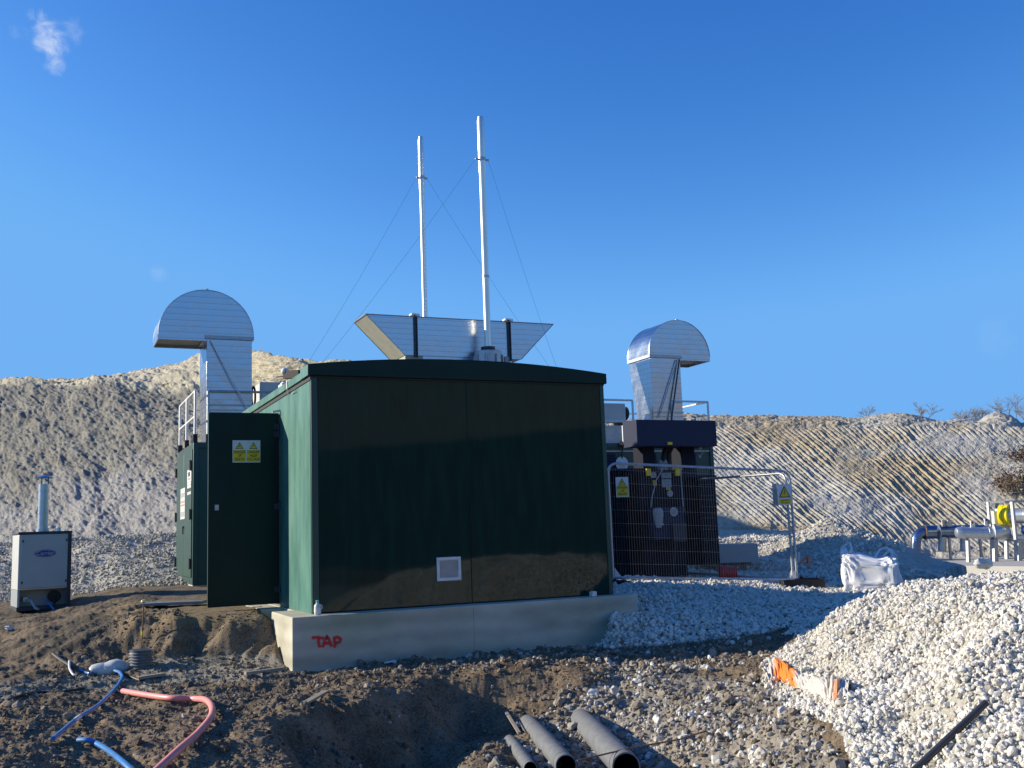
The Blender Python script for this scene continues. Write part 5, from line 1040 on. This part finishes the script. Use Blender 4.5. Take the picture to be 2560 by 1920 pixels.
# ---- middle distance right: bulk bag, blocks, barrier
def bulk_bag():
    D0 = 17.5; a = onD(*Z5(962, 1330), D0); b = onD(*Z5(1370, 1330), D0); zt = onD(*Z5(1100, 1195), D0)[2]; z0 = min(gz(a[0], a[1]), gz(b[0], b[1]))-.03
    L = np.linalg.norm((b-a)[:2]); ctr = (a+b)/2+DH*.1
    t = thing('bulk_bag', (ctr[0], ctr[1], z0), 'slumped white woven bulk bag with lifting loops beyond the gravel heap', 'bag')
    V0, F0 = ICO[2]
    import bmesh
    bm = bmesh.new(); bmesh.ops.create_icosphere(bm, subdivisions=5, radius=1.); V0 = np.array([v.co[:] for v in bm.verts]); F0 = np.array([[v.index for v in f.verts] for f in bm.faces]); bm.free()
    S_ = np.sign(V0)*np.abs(V0)**.46; S_ /= np.max(np.abs(S_), axis=1, keepdims=True)**.55
    n_ = fbm(V0[:, 0]*2.2+V0[:, 2]*1.3, V0[:, 1]*2.2+V0[:, 2]*.7, 95, 4)[:, None]; cr = np.abs(fbm(V0[:, 0]*5+V0[:, 2]*3, V0[:, 1]*5-V0[:, 2]*4, 96, 3))[:, None]
    S_ = S_*(1+.24*n_-.22*cr); S_[:, 2] -= .22*np.exp(-((S_[:, 0]-.25)/.45)**2)*(V0[:, 2] > .2); h = (zt-z0)/2*1.05
    ax = RH*math.cos(-.35)+DH*math.sin(-.35); ay = DH*math.cos(-.35)-RH*math.sin(-.35)
    P = ctr*np.array([1, 1, 0])+np.array([0, 0, z0+h])+S_[:, :1]*ax*(L*.46)+S_[:, 1:2]*ay*.40+S_[:, 2:]*np.array([0, 0, h])*(1-.12*S_[:, :1])
    b = MB(); b.add(P, [tuple(f) for f in F0]); b.build('sack_body', 'bag', t, sharp=60)
    for pts in (((945, 1200), (950, 1140), (985, 1105), (1010, 1100), (1020, 1150), (1045, 1180)), ((1180, 1200), (1215, 1145), (1262, 1128), (1300, 1165), (1310, 1200)), ((1240, 1190), (1290, 1140), (1330, 1190))):
        P_ = [onD(*Z5(x, y), D0+.3+.12*math.sin(i)) for i, (x, y) in enumerate(pts)]; MB().tube(P_, .018, 6).build('lifting_loop', 'bag', t)
    # flap standing up at the left end
    fp_ = [(948, 1215), (945, 1150), (985, 1130), (1000, 1170), (1020, 1130), (1045, 1180), (1030, 1220)]
    V = [onD(*Z5(x, y), D0+.15+.05*(i % 3)) for i, (x, y) in enumerate(fp_)]; b = MB(); b.add([p for p in V]+[p+DH*.03 for p in V], [tuple(range(7)), tuple(range(13, 6, -1))]+[(i, (i+1) % 7, 7+(i+1) % 7, 7+i) for i in range(7)]); b.build('flap', 'bag', t)
bulk_bag()
p = ong(*Z5(960, 1345), .03); MB().obox(p, RH*.75+np.array([0, 0, .05]), DH*.22, (0, 0, .02)).build('board', 'wood', None, bevel=.005, label='flat weathered board lying left of the white bulk bag', cat='board')
p = ong(*Z5(1040, 1365), .03); MB().obox(p, RH*.22, DH*.1, (0, 0, .04)).build('stone_block', 'slab', None, bevel=.02, label='small pale block under the end of the weathered board', cat='block')
D_ = 21.5; a = onD(*Z3(735, 1395), D_); b_ = onD(*Z3(845, 1332), D_); MB().obox((a+b_)/2+DH*.5, RH*.62, DH*.45, (0, 0, abs(b_[2]-a[2])/2+.08)).build('concrete_beam', 'slab', None, bevel=.015, label='pale concrete beam beside the transformer seen through the fence', cat='concrete block')
p = ong(1577, 1253); t = thing('red_bucket', p, 'red plastic bucket lying behind the fence beside the transformer block', 'bucket')
MB().tube([p+RH*x+np.array([0, 0, .13]) for x in (-.16, .12)], [.14, .10], 20).build('body', 'red', t); MB().tube([p+RH*x+np.array([0, 0, .13]) for x in (-.18, -.155)], .152, 20).build('rim', 'red', t)
D_ = 22.; t = thing('barrier_frame', ong(*Z5(690, 1268)), 'orange and white triangular barrier frame standing behind the right fence post', 'barrier')
B_ = lambda x, y, dd=0: onD(*Z5(x, y), D_+dd)
MB().bar(B_(655, 1240), B_(720, 1185), .06, .05).build('stay', 'orange', t); MB().bar(B_(718, 1182), B_(728, 1272), .07, .05).build('upright', 'orange', t); MB().bar(B_(650, 1256), B_(732, 1264), .10, .08).build('foot', 'orange', t); MB().bar(B_(652, 1160), B_(655, 1238), .05, .05).build('post', 'white', t)

# ---- booster slab and gas plant on the right
zs = -.6; c_ = [onz(*ZG(545, 1287), zs), onz(*ZG(2212, 1305), zs), onz(*ZG(2212, 1150), zs), onz(*ZG(815, 1200), zs)]
r_ = c_[1]-c_[0]; c_[1] = c_[1]+r_*.5; c_[2] = c_[2]+r_*.5
b = MB(); b.add([p for p in c_]+[p-np.array([0, 0, .5]) for p in c_], [(0, 1, 2, 3), (0, 4, 5, 1), (1, 5, 6, 2), (2, 6, 7, 3), (3, 7, 4, 0)]); t = b.build('concrete_slab', 'slab', None, bevel=.02, label='wide concrete slab on the right carrying the gas pipework', cat='slab')
G = lambda x, y, D: onD(*ZG(x, y), D)
sc = lambda px_, D: px_/5.53*.864/FPX*D           # zoom pixels -> metres at depth D
Dg_ = 33.6
t = thing('gas_pipework', G(1000, 1100, Dg_), 'dull blue-grey gas header pipe with an elbow and two drop legs behind the slab edge', 'pipework')
R1 = sc(92, Dg_); pts = [(715, 1100), (715, 1000), (722, 930), (745, 875), (780, 842), (830, 832)]
MB().tube([G(x, y, Dg_) for x, y in pts], R1*.74, 20).build('elbow', 'pipe_blue', t)
MB().tube([G(820, 832, Dg_), G(1700, 820, Dg_+.5)], R1, 24).build('header', 'pipe_blue', t)
for x in (835, 1025, 1370): MB().tube([G(x, 832, Dg_), G(x+10, 832, Dg_)], R1*1.1 if x == 835 else R1*1.02, 24).build('flange_ring', 'rust' if x == 835 else 'steel', t)
for x in (1085, 1390): MB().tube([G(x, 900, Dg_), G(x-6, 1092, Dg_)], sc(55, Dg_), 18).tube([G(x-6, 1092, Dg_), G(x-6, 1105, Dg_)], sc(90, Dg_), 18).build('drop_leg', 'steel', t)
MB().tube([G(713, 1098, Dg_), G(713, 1112, Dg_)], sc(95, Dg_), 18).build('base_flange', 'steel', t)
for x in (1110, 1190): 
    a = G(x, 735, Dg_); MB().box(a[0]-.10, a[0]+.10, a[1]-.012, a[1]+.012, a[2]-.04, a[2]+sc(70, Dg_)).build('lug', 'steel', t)
Df = 31.8; t = thing('gas_pipework', G(1600, 900, Df), 'bright galvanised pipe with rounded ends running into a wide drum', 'pipework')
R2 = sc(80, Df); MB().tube([G(x, y, Df+.0) for x, y in ((1262, 836), (1275, 836), (1305, 837), (1345, 838), (1640, 842), (1700, 842))], [R2*.35, R2*.75, R2*.95, R2, R2*1.02, R2*1.1], 26).build('pipe', 'pipe_galv', t)
MB().tube([G(x, 842, Df) for x in (1690, 1700, 1770, 1772)], [R2*.9, R2*1.15, R2*1.15, R2], 26).build('reducer', 'pipe_galv', t)
MB().tube([G(x, y, Df+d_) for x, y, d_ in ((1770, 832, 0), (1775, 832, 0), (1940, 828, .1), (1975, 828, .12))], [R2*1.25, R2*1.38, R2*1.38, R2*1.1], 30).build('drum', 'pipe_galv', t)
MB().tube([G(1766, 832, Df), G(1776, 832, Df)], R2*1.45, 30).build('flange_ring', 'rail', t)
for x, y in ((1505, 690), (1697, 650)): a = G(x, y+75, Df); MB().box(a[0]-.09, a[0]+.09, a[1]-.012, a[1]+.012, a[2]-.05, a[2]+sc(80, Df)).tube([a+np.array([0, -.014, sc(62, Df)]), a+np.array([0, -.013, sc(62, Df)])], .035, 12, 1).build('lug', ['rail', 'black'], t)
t = thing('gas_booster', G(2080, 900, Df), 'gas booster skid with yellow fan housing under a flat steel roof', 'gas booster')
MB().obox(G(2300, 402, Df+.8), RH*2.85*sc(1100, Df)/2/2.85, DH*.9, (0, 0, .03)).build('canopy', 'steel', t)
for x0, y0, x1, y1, dd, w_ in ((1715, 415, 1738, 720, 0, .07), (2045, 410, 2100, 935, -.75, .085), (2400, 410, 2440, 935, -.75, .085), (1840, 415, 1845, 950, 1.5, .08), (2300, 415, 2305, 950, 1.5, .08)): MB().bar(G(x0, y0, Df+dd), G(x1, y1, Df+dd), w_, w_).build('post', 'steel', t)
for x, dd in ((1440, 0), (1800, -.1), (1975, 1.2), (2130, -.2), (2185, .8), (2420, 0)):
    w_ = .16 if x in (1800, 2130) else .09; a = G(x-5, 930, Df+dd); bb2 = G(x, 1190, Df+dd); bb2[2] = zs; MB().bar(a, bb2, w_, w_).build('leg', 'steel', t)
for x in (1175, 1600): a = G(x, 910, Dg_-.1); e = a.copy(); e[2] = zs; MB().bar(a, e, .07, .07).build('leg', 'steel', t)
MB().obox(G(2260, 905, Df+.3), RH*sc(620, Df)/2, DH*.5, (0, 0, sc(90, Df)/2)).build('skid_beam', 'steel', t, bevel=.01)
ctr = G(1965, 610, Df+.2); ax = RH*.72-DH*.69; ax /= np.linalg.norm(ax)
MB().tube([ctr-ax*.16, ctr-ax*.15, ctr-ax*.02, ctr-ax*.015, ctr, ctr+ax*.12, ctr+ax*.13], [R2*1.6, R2*1.95, R2*1.95, R2*1.8, R2*1.95, R2*1.95, R2*1.5], 36).build('fan_housing', 'bright_yellow', t)
MB().tube([ctr+ax*.12, ctr+ax*.13, ctr+ax*.55], [R2*1.1, R2*1.3, R2*1.3], 28).build('fan_inlet', 'pipe_galv', t)
MB().tube([ctr+ax*.55, ctr+ax*.58, ctr+ax*1.6, ctr+ax*1.64], [R2*1.3, R2*1.55, R2*1.55, R2*1.3], 28).build('vessel', 'pipe_galv', t)
MB().obox(G(1850, 650, Df+.9), RH*.15, DH*.1, (0, 0, .25)).build('cabinet', 'offwhite', t)
p = G(2190, 800, Df); MB().tube([p, p+ax*.5], .13, 18).box(p[0]+.02, p[0]+.3, p[1]-.1, p[1]+.02, p[2]-.02, p[2]+.1).build('motor', 'blue', t)
MB().obox(G(2165, 905, Df-.25), RH*.09, DH*.01, (0, 0, .04)).build('plate', 'white', t)
p = ong(*ZG(1650, 1270), .05)
p = G(1650, 1265, 28.2); p[2] = zs; b = MB().ball(p+np.array([0, 0, .12]), .26, 8, sc=(1.2, .6, .55)); b.v = [tuple(np.array(v)+RNG.normal(0, .02, 3)) for v in b.v]; b.build('rag_bundle', 'offwhite', None, label='crumpled pale bundle on the front edge of the concrete slab', cat='bundle')

# ---- bare bushes on the skyline and the russet shrub on the bank
def bare_bush(base, h, spread, n, label, mt='twig', leaf=0, r0=.03, name='bare_tree', cat='tree', group='bare bushes on the skyline'):
    t = thing(name, base, label, cat, group); base = np.array(base, float); b = MB(); tips = []
    def grow(p, d, l, r, lev):
        q = p+d*l; m = (p+q)/2+RNG.normal(0, l*.05, 3); b.tube([p, m, q], [r, r*.85, r*.7], 4 if lev else 5, caps=False); tips.append(q)
        if lev < 4:
            for _ in range(3 if lev else 4):
                nd = d+RNG.normal(0, .42, 3); nd[2] = abs(nd[2])*.8+.15; nd /= np.linalg.norm(nd); grow(p+(q-p)*RNG.uniform(.45, 1.), nd, l*RNG.uniform(.55, .8), r*.6, lev+1)
    for i in range(n):
        d = np.array([RNG.normal(0, spread), RNG.normal(0, spread), 1.]); d /= np.linalg.norm(d); grow(base+np.array([RNG.normal(0, spread*h*.5), RNG.normal(0, spread*h*.3), -.1]), d, h*.38, r0, 0)
    b.build('branches', mt, t)
    if leaf:
        V, F = [], []
        for i in range(leaf):
            c0 = tips[RNG.integers(len(tips))]+RNG.normal(0, .12, 3); u = RNG.normal(0, 1, 3); u /= np.linalg.norm(u); v = np.cross(u, RNG.normal(0, 1, 3)); v /= np.linalg.norm(v); s = RNG.uniform(.03, .07)
            o = len(V); V += [c0-u*s, c0+v*s*.5, c0+u*s, c0-v*s*.5]; F.append((o, o+1, o+2, o+3))
        b2 = MB().add(V, F); b2.build('leaves', 'bushleaf', t)
for (x, y, ytop, D, n, sp, lb) in ((2172, 905, 846, 52, 4, .22, 'tallest bare tree on the skyline near the right edge'), (2120, 905, 868, 50, 5, .4, 'wide bare bush on the skyline left of the tallest bare tree'), (2078, 900, 872, 50, 4, .45, 'low round bare bush, leftmost of the clump on the right skyline'),
        (1998, 895, 862, 55, 3, .22, 'slender lone bare tree on the skyline above the quarry face'), (1872, 895, 868, 58, 2, .3, 'faint sparse bare bush on the skyline left of the lone bare tree'), (2225, 905, 862, 50, 4, .3, 'bare bush cut by the right edge of the picture')):
    p = onD(x, y, D); h = onD(x, ytop, D)[2]-p[2]; bare_bush(p-np.array([0, 0, .4]), (h+.4)*1.15, sp, n, lb, r0=.022)
for i, (x, y, D) in enumerate(((2205, 1055, 39.3), (2228, 995, 41.2))):
    p = onD(x, y, D); bare_bush(p-DH*.2-np.array([0, 0, .5]), 1.7, .45, 5, ('lower russet leafy shrub on the quarry face at the right edge', 'upper russet leafy shrub on the quarry face at the right edge')[i], 'twig', 2600, .02, 'shrub', 'shrub', 'russet shrubs on the quarry face')
